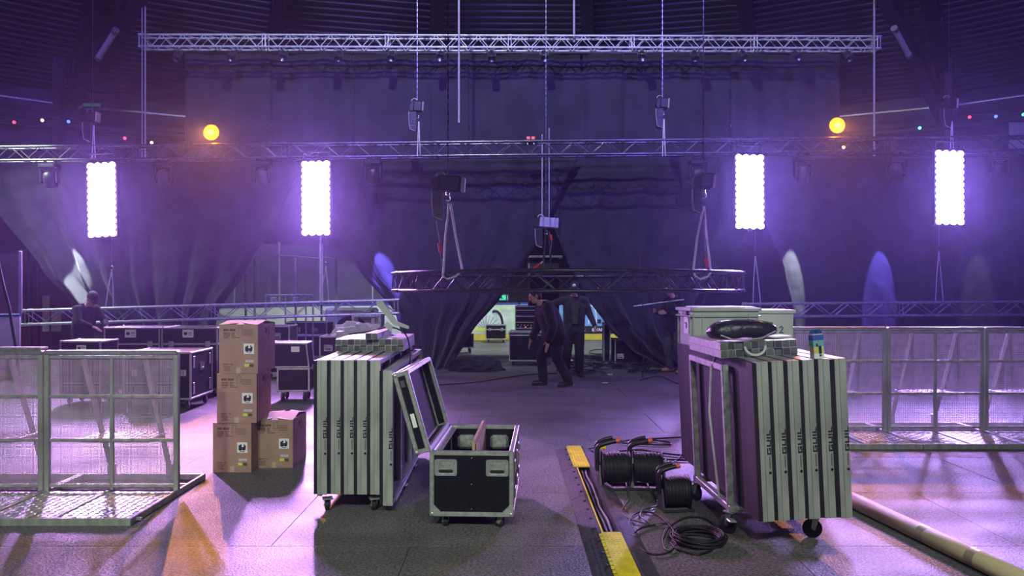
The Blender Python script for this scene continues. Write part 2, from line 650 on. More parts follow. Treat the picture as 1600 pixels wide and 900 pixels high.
# slanting roof struts next to the outer rafters, carrying the unlit battens
for sgn, (pa, pb), (la, lb), nm in ((-1, ((250, -60), (92, 186)), ((180, 49), (154, 90)), 'left'),
                                    (1, ((1358, -60), (1478, 190)), ((1398, 46), (1420, 86)), 'right')):
    A, B = at(pa[0], pa[1], 17.5), at(pb[0], pb[1], 22.5)
    d = B - A
    q = Matrix.Translation((A + B) / 2) @ d.to_track_quat('Y', 'Z').to_matrix().to_4x4()
    mb = MB().box((0, 0, .2), (.30, d.length, .04), q).box((0, 0, -.2), (.30, d.length, .04), q).box((0, 0, 0), (.05, d.length, .4), q)
    tag(mb.obj('trim_%d' % (62 + (sgn > 0)), M['beam']), kind='structure')
    A, B = at(*la, 18.6), at(*lb, 19.4)
    t = thing('fluorescent_batten', 'pale unlit batten light on the slanting roof strut at %s' % nm, 'lamp', (A + B) / 2)
    c = (A + B) / 2
    MB().tube(A - c, B - c, .075, n=8).obj('tube', M['tubelight'], t)
    e = (B - A).normalized() * .06
    MB().tube(A - c - e, A - c + e, .085, n=8).obj('end_cap', M['alu'], t)
    MB().tube(B - c - e, B - c + e, .085, n=8).obj('end_cap', M['alu'], t)
    P = at((pb[0]), 92, 21.5)
    Q = at((pb[0]), 240, 21.5)
    tag(MB().lim((P.x - .11, P.y - .11, 0), (P.x + .11, P.y + .11, P.z)).obj('trim_%d' % (64 + (sgn > 0)), M['roof']), kind='structure')

# ------------------------------------------------------------------ drapes
def poly_at(pl, y):
    for (x0, y0), (x1, y1) in zip(pl, pl[1:]):
        if y <= y1:
            t = (y - y0) / (y1 - y0)
            t = max(0, t)
            s_ = t * t * (3 - 2 * t) * .35 + t * .65
            return x0 + (x1 - x0) * s_
    return pl[-1][0]


def drape(name, label, Y, left, right, folds, seed, amp=.05, matl='drape', nu=220, nv=90, pud=.0, name_edge=False):
    rnd = random.Random(seed)
    ph = [rnd.uniform(0, 6.28) for _ in range(6)]
    y0, y1 = left[0][1], left[-1][1]
    wt = abs(gx(right[0][0], Y) - gx(left[0][0], Y))

    def fn(u, v):
        py = y0 + (y1 - y0) * v
        xl, xr = gx(poly_at(left, py), Y), gx(poly_at(right, py), Y)
        ww = abs(xr - xl)
        squeeze = max(0, 1 - ww / wt)
        z = gz(py, Y)
        uu = u + .012 * math.sin(u * 23 + ph[0]) + .02 * math.sin(u * 7 + v * 2 + ph[1])
        a = amp * (.22 + .6 * v) * (1 + 1.7 * squeeze)
        f = math.sin(2 * math.pi * folds * uu + ph[2] + 1.2 * math.sin(v * 3 + ph[3]) * .5)
        f += .3 * math.sin(2 * math.pi * folds * 2.13 * uu + ph[4] + v * 1.5)
        f += .5 * noise.noise((u * folds * .6, v * 3, seed))
        if name_edge:
            a *= 1 + 2.6 * max(0, 1 - u / .45) * v
        wr = .016 * noise.noise((u * wt * 5, v * 22, seed + 3.3)) * (.3 + v) + .010 * noise.noise((u * wt * 13, v * 9, seed + 8.1)) * v
        yy = Y + a * f + wr
        x = xl + (xr - xl) * u
        if pud and v > .93:
            yy -= pud * (v - .93) / .07 * (.6 + .4 * math.sin(u * 20))
        return (x, yy, max(z, .012))
    o = MB().sheet(fn, nu, nv).obj(name, M[matl])
    so = o.modifiers.new('thickness', 'SOLIDIFY')
    so.thickness = .006
    return tag(o, label, 'curtain')


DY = 16.1
drape('stage_curtain', 'black stage curtain at far left, swept aside to show a maroon wall', DY,
      [(-70, 247), (-8, 325), (62, 420), (135, 500), (170, 574)], [(478, 247), (440, 330), (385, 420), (338, 490), (322, 574)], 7, 3, .045, name_edge=True)
drape('stage_curtain', 'black stage curtain gathered left of the central doorway', DY - .03,
      [(462, 247), (515, 350), (560, 420), (618, 490), (645, 574)], [(905, 244), (882, 285), (838, 380), (785, 460), (735, 522), (704, 574)], 5, 8, .05, pud=.35)
drape('stage_curtain', 'black stage curtain swept right from the central doorway', DY + .14,
      [(850, 244), (858, 335), (882, 400), (914, 460), (948, 510), (985, 546), (1034, 574)], [(1190, 244), (1175, 350), (1128, 430), (1100, 490), (1092, 574)], 4.5, 14, .055, pud=.25)
drape('stage_curtain', 'black stage curtain at far right behind the crowd barriers', DY,
      [(1172, 244), (1198, 350), (1225, 420), (1240, 490), (1248, 574)], [(1700, 244), (1695, 350), (1690, 420), (1688, 490), (1686, 574)], 6, 21, .04)
# upper backdrop: five cloths hung edge to edge
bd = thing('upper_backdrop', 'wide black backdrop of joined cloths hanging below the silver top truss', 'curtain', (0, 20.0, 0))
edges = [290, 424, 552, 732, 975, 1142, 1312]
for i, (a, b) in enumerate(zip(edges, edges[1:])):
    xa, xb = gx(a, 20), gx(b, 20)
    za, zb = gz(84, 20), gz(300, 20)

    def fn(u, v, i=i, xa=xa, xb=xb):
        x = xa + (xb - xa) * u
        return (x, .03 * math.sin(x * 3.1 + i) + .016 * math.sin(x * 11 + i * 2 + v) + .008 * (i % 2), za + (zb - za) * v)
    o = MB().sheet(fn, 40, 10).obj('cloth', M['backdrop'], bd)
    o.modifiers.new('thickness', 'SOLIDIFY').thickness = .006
MB().tube((gx(288, 20), 0, gz(83, 20)), (gx(1314, 20), 0, gz(83, 20)), .03).obj('pipe', M['truss_dark'], bd)


# ------------------------------------------------------------------ trusses
def straight_truss(name, label, A, B, hgt, matl, pitch, rc=.025, rb=.009, both=True):
    A, B = Vector(A), Vector(B)
    d = B - A
    L = d.length
    q = d.to_track_quat('X', 'Z').to_matrix().to_4x4()
    t = thing(name, label, 'truss', A)
    t.matrix_basis = Matrix.Translation(A) @ q
    h = hgt / 2
    ch = MB().tube((0, 0, 0), (L, 0, 0), rc, n=10).mesh('chord', matl)
    for sy in (-1, 1):
        for sz in (-1, 1):
            O('chord', ch, t, (0, sy * h, sz * h))
    n = max(2, int(round(L / pitch)))
    st = L / n
    bl = math.hypot(st, hgt)
    bm = MB().tube((0, 0, -bl / 2), (0, 0, bl / 2), rb, n=6, caps=False).mesh('brace', matl)
    ang = math.atan2(st, hgt)
    for i in range(n):
        s_ = 1 if i % 2 else -1
        for sy in (-1, 1):
            O('brace', bm, t, (st * (i + .5), sy * h, 0), (0, s_ * ang, 0))
        if both:
            for sz in (-1, 1):
                O('brace', bm, t, (st * (i + .5), 0, sz * h), (R(90), 0, s_ * ang))
    jm = MB()
    for sy in (-1, 1):
        for sz in (-1, 1):
            jm.tube((-.05, sy * h, sz * h), (.05, sy * h, sz * h), rc * 1.25, n=8)
    for sy in (-1, 1):
        jm.tube((-.035, sy * h, -h), (-.035, sy * h, h), rb * 1.1, n=6).tube((.035, sy * h, -h), (.035, sy * h, h), rb * 1.1, n=6)
    for sz in (-1, 1):
        jm.tube((.035, -h, sz * h), (.035, h, sz * h), rb * 1.1, n=6)
    jme = jm.mesh('coupler', matl)
    k = max(1, int(L / 2.9))
    for i in range(k + 1):
        O('coupler', jme, t, (L * i / k, 0, 0))
    return t


straight_truss('lattice_truss', 'silver box truss high across the roof above the black backdrop',
               (gx(224, 19), 19.0, gz(66, 19)), (gx(1369, 19), 19.0, gz(69, 19)), .29, M['truss'], .26, .026, .011)
straight_truss('lattice_truss', 'long dark box truss carrying the four bright light panels',
               (-10.6, 15.4, 4.34), (10.6, 15.4, 4.56), .27, M['truss_low'], .31, .025, .008)
straight_truss('lattice_truss', 'low box truss slung knee to waist high at left behind the cases',
               (gx(42, 14.9), 14.9, gz(496, 14.9)), (gx(619, 15.5), 15.5, gz(479, 15.5)), .27, M['truss_lift'], .34, .026, .009)
straight_truss('lattice_truss', 'low box truss slung behind the right crowd barriers',
               (gx(1166, 15.5), 15.5, gz(485, 15.5)), (gx(1640, 15.5), 15.5, gz(481, 15.5)), .26, M['truss_lift'], .34, .026, .009)

# round truss in the middle
RC, RR, RZ0, RZ1 = (.89, 12.8), 2.72, 1.63, 1.90
rt = thing('ring_truss', 'black circular truss hanging level in the middle of the hall', 'truss', (RC[0], RC[1], RZ0))
NR = 96
for r in (RR - .13, RR + .13):
    for z in (0, RZ1 - RZ0):
        MB().path([(r * math.sin(2 * math.pi * i / NR), r * math.cos(2 * math.pi * i / NR), z) for i in range(NR)], .026, 8, True).obj('chord', M['truss_dark'], rt)
NBR = 56
bcache = {}


def ring_brace(p, q):
    p, q = Vector(p), Vector(q)
    d = q - p
    key = round(d.length, 2)
    if key not in bcache:
        bcache[key] = MB().tube((0, 0, -d.length / 2), (0, 0, d.length / 2), .0095, n=6, caps=False).mesh('brace', M['truss_dark'])
    O('brace', bcache[key], rt, M=Matrix.Translation((p + q) / 2) @ d.to_track_quat('Z', 'Y').to_matrix().to_4x4())


hz = RZ1 - RZ0
for i in range(NBR):
    a, b = 2 * math.pi * i / NBR, 2 * math.pi * (i + 1) / NBR
    for r in (RR - .13, RR + .13):
        z0, z1 = (0, hz) if i % 2 else (hz, 0)
        ring_brace((r * math.sin(a), r * math.cos(a), z0), (r * math.sin(b), r * math.cos(b), z1))
    r0, r1 = (RR - .13, RR + .13) if i % 2 else (RR + .13, RR - .13)
    for z in (0, hz):
        ring_brace((r0 * math.sin(a), r0 * math.cos(a), z), (r1 * math.sin(b), r1 * math.cos(b), z))
for i in range(8):
    a = 2 * math.pi * (i + .5) / 8
    T = Matrix.Rotation(-a, 4, 'Z')
    jm = MB()
    for r in (RR - .13, RR + .13):
        for z in (0, hz):
            jm.tube((-.06, r, z), (.06, r, z), .033, n=8)
    for x in (-.03, .03):
        jm.tube((x, RR + .13, 0), (x, RR + .13, hz), .010, n=6).tube((x, RR - .13, 0), (x, RR - .13, hz), .010, n=6)
    for z in (0, hz):
        jm.tube((.03, RR - .13, z), (.03, RR + .13, z), .010, n=6)
    O('coupler', jm.mesh('coupler', M['truss_dark']), rt, M=T)


# ------------------------------------------------------------------ hoists, chains, slings
def chain_mesh(L, r=.0075):
    mb = MB()
    n = int(L / .055)
    for i in range(n):
        z = (i + .5) * L / n
        sx, sy = (r * 2.4, r * .9) if i % 2 else (r * .9, r * 2.4)
        mb.box((0, 0, z), (sx, sy, L / n * 1.15))
    return mb


def hoist(label, px, py, d, w, top, bag=True, body='black', side=-1, flip=False):
    """electric chain hoist: body, end cover, hook, chain bag, load chain up to the roof"""
    P = at(px, py, d)
    t = thing('chain_hoist', label, 'hoist', P)
    h = .21
    T = Matrix.Rotation(R(4), 4, 'Y')
    MB().cbox((.06 * w, 0, 0), (.62 * w, .20, h), .02, T).obj('body', M[body], t)
    MB().prism([(-.50 * w, -.05), (-.46 * w, .03), (-.25 * w, .095), (-.25 * w, -.10), (-.42 * w, -.10)], 'y', -.085, .085, T).obj('motor_cover', M['black'], t)
    MB().cbox((.43 * w, 0, 0), (.12 * w, .19, h * .98), .015, T).obj('end_cover', M[body] if body != 'black' else M['alu_mill'], t)
    MB().path([(-.20 * w + .06 * math.cos(a), -.02, h / 2 + .055 * math.sin(a)) for a in [math.pi * k / 8 for k in range(9)]], .010, 6).obj('handle', M['steel'], t)
    hk = MB().tube((0, 0, -h / 2 - .05), (0, 0, -h / 2), .03, n=8)
    hk.path([(0 + .035 * math.sin(a), 0, -h / 2 - .09 + .04 * math.cos(a)) for a in [R(-20 + 30 * k) for k in range(10)]], .011, 6)
    hk.obj('hook', M['chrome'], t)
    if bag:
        bx = -.27 * w if side < 0 else -.34 * w
        k_ = .78 if side < 0 else .68
        T2 = Matrix.Translation((bx, -.05, -h / 2 - .28 * k_)) @ Matrix.Rotation(R(-3), 4, 'Y') @ Matrix.Scale(k_, 4)
        MB().prism([(-.085, .26), (.10, .26), (.085, -.17), (.05, -.24), (-.055, -.22), (-.09, -.15)], 'y', -.075, .075, T2).obj('chain_bag', M['bag'], t)
        MB().path([tuple(T2 @ Vector(p)) for p in ((-.09, -.08, .26), (-.10, -.08, .05), (-.085, -.08, -.17), (.06, -.08, -.24))], .007, 5).obj('bag_piping', M['sling'], t)
    L = top - P.z - h / 2
    chain_mesh(L).obj('chain', M['chain'], t, (0, 0, h / 2))
    return t


RT = 13.0
hoist('chain hoist with drooping bag and red plug above the left of the ring truss', 700, 287, 10.5, .48, 12.0)
hoist('chain hoist with flat bag in front of the dark curtain, right of the ring', 1099, 283, 10.6, .30, 12.0, side=1)
hoist('chain hoist with a lilac end cover hanging over the centre doorway', 853, 348, 15.5, .52, 10.2, body='purplebag')
hoist('small chain hoist on the long truss left of centre, before the backdrop', 652, 167, 15.4, .28, 10.2)
hoist('small chain hoist on the long truss right of centre, before the backdrop', 1035, 162, 15.4, .26, 10.2)
hoist('small chain hoist at far right above the rightmost light panel', 1483, 162, 15.4, .30, 10.2)
hoist('small chain hoist at far left above the leftmost light panel', 145, 183, 15.4, .24, 10.2)


def strand(name, label, cat, pts, r, m, n=6):
    c = Vector(pts[0])
    return tag(MB().path([Vector(p) - c for p in pts], r, n).obj(name, M[m], None, c), label, cat)


def bez(p0, p1, p2, p3, n=14):
    p0, p1, p2, p3 = map(Vector, (p0, p1, p2, p3))
    return [p0 * (1 - t) ** 3 + p1 * 3 * t * (1 - t) ** 2 + p2 * 3 * t * t * (1 - t) + p3 * t ** 3 for t in [k / n for k in range(n + 1)]]


def catmull(P, n=8):
    P = [Vector(p) for p in P]
    out = []
    for i in range(len(P) - 1):
        a, b, c, d = P[max(i - 1, 0)], P[i], P[i + 1], P[min(i + 2, len(P) - 1)]
        for k in range(n):
            t = k / n
            out.append(.5 * ((2 * b) + (c - a) * t + (2 * a - 5 * b + 4 * c - d) * t * t + (3 * b - a - 3 * c + d) * t ** 3))
    out.append(P[-1])
    return out


# slings choking the ring truss
for (hx, hy, d, fx, fx2, lab) in ((702, 318, 10.45, 693, 722, 'pale round sling from the left hoist around the ring truss'),
                                  (1099, 322, 10.6, 1083, 1110, 'pale round sling from the right hoist around the ring truss')):
    A = at(hx, hy, d)
    B, C = at(fx, 424, d - .05), at(fx2, 420, d + .12)
    low = [B + Vector((0, -.10, -.06)), B + Vector((.06, -.16, -.11)), C + Vector((-.08, -.16, -.11)), C + Vector((0, -.06, -.03))]
    strand('round_sling', lab, 'sling', [A, A.lerp(B, .5) + Vector((-.015, 0, 0)), B] + low + [C, A.lerp(C, .5), A + Vector((.015, .02, 0))], .016, 'strap')
A = at(853, 362, 15.5)
strand('round_sling', 'dark doubled sling under the centre hoist with lilac cover', 'sling', [A, at(850, 400, 15.5), at(848, 424, 15.5), at(862, 424, 15.5), at(860, 400, 15.5), A + Vector((.05, 0, 0))], .022, 'bag')
for px, y0, y1, lab in ((654, 190, 244, 'pale sling from the small left hoist to the long truss'), (1037, 186, 244, 'pale sling from the small right hoist to the long truss'),
                        (146, 196, 247, 'pale sling from the far left hoist to the long truss'), (1487, 190, 232, 'pale sling from the far right hoist to the long truss')):
    a, b, c = at(px, y0, 15.3), at(px - 2, y1, 15.22), at(px + 3, y1, 15.22)
    strand('truss_sling', lab, 'sling', [a, a.lerp(b, .6), b, c, c.lerp(a, .5), a + Vector((.012, 0, 0))], .010, 'strap')
# plugs on hoist leads
for pts, pl, lab in (([(682, 320), (683, 350), (687, 375), (688, 395), (692, 418)], (687, 388), 'lead with red plug dangling beside the left hoist'),
                     ([(1100, 330), (1101, 370), (1102, 395), (1104, 417)], (1104, 412), 'lead with red plug hanging between the right slings'),
                     ([(858, 362), (860, 372), (862, 380), (858, 400)], (861, 372), 'short lead with red plug under the centre hoist')):
    d = 15.45 if pl[0] == 861 else 10.4
    P = [at(x, y, d) for x, y in pts]
    t = thing('hoist_lead', lab, 'cable', P[0])
    MB().path([p - P[0] for p in catmull(P, 5)], .009, 6).obj('lead', M['cable_g'], t)
    q = at(*pl, d) - P[0]
    MB().tube(q + Vector((-.005, 0, .07)), q + Vector((.01, 0, -.05)), .028, .022, 10).obj('plug', M['red'], t)
P0 = at(836, 419, 10.1)
t = thing('chain_plug', 'red connector lying on top of the ring truss at the front', 'plug', P0)
MB().tube((-.02, 0, -.01), (.07, .02, .06), .024, .02, 10).obj('sleeve', M['red'], t)
MB().tube((.07, .02, .06), (.10, .025, .085), .014, n=8).obj('collar', M['alu'], t)
# slings under the light panels carrying the low trusses
for i, (hx, hy, tx, ty, d, lab) in enumerate(((175, 416, 172, 478, 14.95, 'hook and thin sling under the leftmost light panel'),
                                              (509, 410, 508, 470, 15.4, 'hook and thin sling beside the pole under the second light panel'),
                                              (1180, 395, 1182, 474, 15.5, 'hook and thin sling under the third light panel'),
                                              (1467, 388, 1467, 471, 15.5, 'hook and thin sling under the rightmost light panel'))):
    t = thing('hanging_sling', lab, 'sling', at(hx, hy, d))
    o0 = at(hx, hy, d)
    up = at(hx, (360, 360, 352, 345)[i], d) - o0
    MB().tube((0, 0, .02), up, .005, n=5).obj('wire', M['chain'], t)
    MB().path([(.03 * math.sin(a), 0, -.03 + .035 * math.cos(a)) for a in [R(-40 + 34 * k) for k in range(9)]], .009, 6).obj('hook', M['chrome'], t)
    for s_ in (-1, 1):
        e = at(tx + s_ * 6, ty, d) - o0
        MB().path([(0, 0, -.06), (e.x * .55, 0, e.z * .5), (e.x, -.02, e.z), (e.x, .0, e.z - .06)], .011, 6).obj('rope', M['sling'], t)
# hanging rods, wires and pipes
for (px, y0, y1, d, r, lab) in ((717, -90, 192, 16.5, .022, 'thin pale pipe hanging left of centre before the backdrop'),
                                (222, -90, 300, 18.5, .014, 'left of two close wires by the left end of the top truss'),
                                (227, -90, 300, 18.5, .020, 'right of two close wires by the left end of the top truss'),
                                (1366, -90, 245, 18.5, .026, 'rope hanging past the right end of the top truss'),
                                (897, -90, 66, 19.0, .030, 'pale steel rod holding the top truss right of centre'),
                                (858, 200, 345, 15.3, .010, 'loose cable running down to the lilac hoist, right one'),
                                (847, 210, 345, 15.3, .010, 'loose cable running down to the lilac hoist, left one')):
    a, b = at(px, y0, d), at(px, y1, d)
    if a.z > 12.2:
        a.z = 12.2
    strand('hanging_wire', lab, 'wire', [a, a.lerp(b, .5), b], r, 'sling')

# ------------------------------------------------------------------ bright LED panels
lens_meshes, glow_plate_meshes = {}, {}
for mm in ('led', 'led_b'):
    glow_plate_meshes[mm] = MB().cbox((0, .021, 0), (.47, .008, 1.40), .002).mesh('added_glow_plate', M[mm])  # glowing plate added behind the lenses to fill their gaps with light
    lens_meshes[mm] = MB().lathe([(.060, 0), (.060, .008), (.045, .022), (1e-6, .030)], 14, Matrix.Rotation(R(90), 4, 'X')).mesh('lens', M[mm])
hous = MB().cbox((0, .07, 0), (.62, .09, 1.50), .012)
housing_mesh = hous.mesh('housing', M['black'])
yk = MB().tube((-.25, .06, .75), (-.25, .06, .92), .014).tube((.25, .06, .75), (.25, .06, .92), .014).tube((-.27, .06, .92), (.27, .06, .92), .016)
yoke_mesh = yk.mesh('hanger', M['truss_dark'])


def led_panel(label, px, y0, y1, roll, mm, aim, power=3700):
    d = 15.0
    c = at(px, (y0 + y1) / 2, d)
    t = thing('led_panel', label, 'lamp', c, 0, 'bright light panels below the long truss')
    t.rotation_euler = (R(-4), R(roll), 0)
    O('housing', housing_mesh, t)
    O('hanger', yoke_mesh, t)
    for r in range(12):
        z = .735 - .1225 * (r + .5)
        for k in range(4):
            O('lens', lens_meshes[mm], t, ((k - 1.5) * .142, .022, z))
    O('added_glow_plate', glow_plate_meshes[mm], t)
    col = (.67, .33, 1.0) if mm == 'led' else (.50, .31, 1.0)
    for dz in (-.45, 0, .45):
        q = c + Vector((0, -.10, dz))
        lamp('led_panel_beam', 'SPOT', q, (aim, 5.0, .0), power / 3, col, .09, 66, 1.0)
    return t


led_panel('leftmost of the four blinding violet light panels', 158, 253, 370, -3.0, 'led', -4.6)
led_panel('second blinding violet light panel from the left, above a thin pole', 493, 252, 366, -1.2, 'led', -2.6, 5200)
led_panel('third blinding violet light panel, right of the ring truss', 1172, 243, 355, 1.0, 'led_b', 3.7, 4400)
led_panel('rightmost of the four blinding violet light panels', 1485, 237, 348, 2.0, 'led_b', 5.2, 4400)
strand('support_pole', 'thin grey pole standing below the second light panel', 'pole', [at(501, 368, 15.15), at(501, 420, 15.15), at(501, 471, 15.15)], .022, 'sling')

# ------------------------------------------------------------------ moving heads under the long truss, with their beams
mh_base = MB().cbox((0, 0, -.05), (.34, .26, .10), .02).mesh('base', M['black'])
mh_clamp = MB().box((0, 0, .012), (.24, .05, .025)).box((-.10, 0, .05), (.04, .05, .12)).box((.10, 0, .05), (.04, .05, .12)).mesh('clamp', M['truss_dark'])
mh_yoke = MB().cbox((-.16, 0, -.24), (.045, .12, .30), .015).cbox((.16, 0, -.24), (.045, .12, .30), .015).cbox((0, 0, -.115), (.34, .14, .04), .01).mesh('yoke', M['black'])
mh_head = MB().lathe([(.06, .14), (.10, .12), (.125, .02), (.125, -.12), (.115, -.17)], 16).mesh('head', M['black'])
mh_lens = MB().lathe([(.10, -.172), (.10, -.176), (1e-6, -.182)], 16).mesh('lens', M['chrome'])
BW, BV = (.86, 1.0, .88), (.22, .16, 1.0)
for i, (px, py, col, en, dx) in enumerate(((78, 256, BW, 3200, .22), (255, 254, BV, 100, 0), (410, 252, BW, 500, 0), (583, 250, BV, 4500, .14),
                                           (1090, 250, BV, 80, 0), (1255, 246, BW, 2600, -.03), (1400, 244, BV, 3000, 0), (1560, 241, BW, 250, 0))):
    P = at(px, py, 15.4)
    t = thing('moving_head_light', ['black moving head light at the far left end of the long truss', 'black moving head light right of the leftmost light panel',
                                    'black moving head light left of the second light panel', 'black moving head light right of the second light panel',
                                    'black moving head light behind the right hoist', 'black moving head light right of the third light panel',
                                    'black moving head light left of the rightmost light panel', 'black moving head light at the far right end of the long truss'][i],
              'lamp', P, 0, 'moving heads under the long truss')
    O('clamp', mh_clamp, t)
    O('base', mh_base, t)
    O('yoke', mh_yoke, t)
    O('head', mh_head, t, (0, 0, -.30), (R(18), 0, 0))
    O('lens', mh_lens, t, (0, 0, -.30), (R(18), 0, 0))
    s0 = P + Vector((0, .07, -.53))
    lamp('moving_head_beam', 'SPOT', s0, (P.x + dx, 16.1, 1.62), en, col, .02, 17, .35)

# ------------------------------------------------------------------ par cans under the top truss
can = MB().lathe([(.05, .10), (.085, .08), (.095, -.02), (.095, -.15), (.10, -.155), (.10, -.17), (.088, -.17), (.085, -.12), (1e-6, -.11)], 16).mesh('can', M['truss_low'])
yok = MB().path([(-.105, 0, 0), (-.11, 0, .12), (0, 0, .16), (.11, 0, .12), (.105, 0, 0)], .008, 5).tube((0, 0, .15), (0, 0, .24), .012).mesh('yoke', M['truss_low'])
gel = MB().lathe([(.084, -.10), (.07, -.105), (1e-6, -.11)], 14).mesh('lens', M['alu'])
parx = [278, 363, 443, 529, 613, 688, 768, 850, 1003, 1085, 1161, 1243, 1325]
for i, px in enumerate(parx):
    P = at(px, 86, 19.0)
    t = thing('par_can', '%s round spotlight from the left under the silver top truss' % ['first', 'second', 'third', 'fourth', 'fifth', 'sixth', 'seventh', 'eighth', 'ninth', 'tenth', 'eleventh', 'twelfth', 'thirteenth'][i],
              'lamp', P, 0, 'round spotlights under the top truss')
    O('yoke', yok, t)
    rot = (R(-38 - 7 * (i % 3)), 0, R(-6 + 5 * (i % 4)))
    O('can', can, t, (0, 0, 0), rot)
    O('lens', gel, t, (0, 0, 0), rot)

# ------------------------------------------------------------------ orange lamps standing on the long truss, red display box
for px, py, lab in ((332, 208, 'glowing orange lamp on the long truss at left'), (1306, 197, 'glowing orange lamp on the long truss at right')):
    P = at(px, py, 15.4)
    t = thing('orange_lamp', lab, 'lamp', P, 0, 'orange lamps on the long truss')
    MB().sphere((0, -.09, 0), .055, 14, 10).obj('bulb', M['sodium'], t)
    MB().lathe([(.05, -.14), (.10, -.12), (.15, .0), (.16, .01), (.15, .005), (.10, -.07), (1e-6, -.09)], 20, Matrix.Rotation(R(90), 4, 'X')).obj('halo_bowl', M['orange_halo'], t, (0, -.06, 0))  # orange bowl added to give the bulb its halo
    MB().tube((0, .02, -.08), (0, .02, -.30), .012).obj('stem', M['black'], t)
    lamp('orange_lamp_beam', 'SPOT', P + Vector((0, -.24, 0)), (-2.3 if px < 800 else 3.3, 5.3, 0), (2300 if px < 800 else 1500), (1.0, .36, .05), .04, 42, .8)
P = at(829, 217, 15.4)
t = thing('control_box', 'small box with two red displays on top of the long truss', 'controller', P)
MB().cbox((0, 0, 0), (.24, .10, .13), .01).obj('casing', M['black'], t)
for x in (-.045, .05):
    MB().cbox((x, -.052, .01), (.06, .006, .05), .002).obj('display', M['redled'], t)
for x in (-.07, .06):
    MB().tube((x, 0, -.06), (x + .01, -.02, -.12), .014, n=6).obj('connector', M['alu'], t)
# coloured bulbs on strings by the eaves
for nm, pts, bulbs in (('left', [(-30, 178), (22, 189), (66, 187), (107, 188), (150, 204), (195, 215), (237, 222), (279, 226)],
                        [(22, 191, 'bead_r'), (66, 188, 'bead_w'), (107, 190, 'bead_b'), (195, 216, 'bead_r'), (237, 223, 'bead_w'), (279, 227, 'bead_b')]),
                       ('right', [(1318, 226), (1380, 210), (1437, 198), (1480, 190), (1515, 181), (1556, 180), (1600, 177), (1640, 176)],
                        [(1437, 200, 'bead_g'), (1515, 183, 'bead_r'), (1556, 182, 'bead_b'), (1599, 179, 'bead_g'), (1318, 230, 'bead_w')])):
    d = 20.6
    P = at(*pts[0], d)
    t = thing('string_lights', 'string of small coloured bulbs below the eaves at %s' % nm, 'lights', P)
    MB().path([at(x, y - 3, d) - P for x, y in pts], .010, 5).obj('cord', M['cable'], t)
    for x, y, m in bulbs:
        MB().sphere(at(x, y, d) - P, .042, 10, 7).obj('bulb', M[m], t)
# dim green exit sign at left above the truss
P = at(144, 165, 20.3)
t = thing('exit_sign', 'dim green exit sign hanging at upper left', 'sign', P)
MB().cbox((0, 0, 0), (.52, .06, .13), .01).obj('casing', M['hallwall'], t)
MB().cbox((0, -.034, .01), (.46, .008, .08), .002).obj('face', M['exit_dim'], t)
# pale vertical boards high at right
P = at(1592, 235, 19.5)
t = thing('board_screen', 'pale vertical boarding high at the right edge', 'panel', P)
for i in range(5):
    MB().cbox((-.19 + i * .13, 0, .35), (.12, .03, .72), .004).obj('board', M['notice'] if False else M['crate'], t)

# ------------------------------------------------------------------ shared hardware
def caster_meshes(h):
    r = h * .40
    fork = MB().cbox((0, 0, h - .006), (.075, .075, .010), .002)
    fork.prism([(-.022, h - .01), (.022, h - .01), (.034, r), (.010, r - .012)], 'x', -.022, -.017)
    fork.prism([(-.022, h - .01), (.022, h - .01), (.034, r), (.010, r - .012)], 'x', .017, .022)
    fork.tube((-.026, .022, r), (.026, .022, r), .007)
    wh = MB().lathe([(r * .35, -.016), (r * .9, -.016), (r, -.010), (r, .010), (r * .9, .016), (r * .35, .016)], 18, Matrix.Translation((0, .022, r)) @ Matrix.Rotation(R(90), 4, 'Y'))
    return fork.mesh('caster', M['steel']), wh.mesh('wheel', M['rubber'])


CAST = {}


def caster(parent, x, y, h, rz=0, z=0):
    if h not in CAST:
        CAST[h] = caster_meshes(h)
    c = O('caster', CAST[h][0], parent, (x, y, z), (0, 0, rz))
    O('wheel', CAST[h][1], c)
    return c


def dish_handle(parent, loc, rot, w=.15, h=.11):
    """recessed case handle: rounded frame, dish, sprung bar"""
    def rr(w_, h_, r):
        pts = []
        for cx, cz, a0 in ((w_ / 2 - r, h_ / 2 - r, 0), (-w_ / 2 + r, h_ / 2 - r, 90), (-w_ / 2 + r, -h_ / 2 + r, 180), (w_ / 2 - r, -h_ / 2 + r, 270)):
            for k in range(5):
                a = R(a0 + 22.5 * k)
                pts.append((cx + r * math.cos(a), cz + r * math.sin(a)))
        return pts
    o1, o2 = rr(w, h, .014), rr(w - .026, h - .026, .010)
    n = len(o1)
    fr = MB()
    vv = [(x, -.006, z) for x, z in o1] + [(x, -.006, z) for x, z in o2] + [(x, .0, z) for x, z in o1] + [(x, .012, z) for x, z in o2]
    ff = [(i, (i + 1) % n, n + (i + 1) % n, n + i) for i in range(n)]
    ff += [(i, 2 * n + i, 2 * n + (i + 1) % n, (i + 1) % n) for i in range(n)]
    ff += [(n + i, n + (i + 1) % n, 3 * n + (i + 1) % n, 3 * n + i) for i in range(n)]
    fr.add(vv, ff)
    o = fr.obj('handle', M['chrome'], parent, loc, rot)
    MB().add([(x, -.001, z) for x, z in o2], [tuple(range(n))]).obj('dish', M['steel'], o)
    MB().cbox((0, -.008, -h * .20), (w * .62, .012, h * .16), .004).obj('bar', M['black'], o)
    MB().box((-w * .33, -.006, .01), (.012, .01, h * .5)).box((w * .33, -.006, .01), (.012, .01, h * .5)).obj('bracket', M['chrome'], o)
    return o


corner_mesh = MB().sphere((0, 0, 0), .024, 10, 8).cbox((0, 0, 0), (.042, .042, .042), .012).mesh('corner', M['alu'])


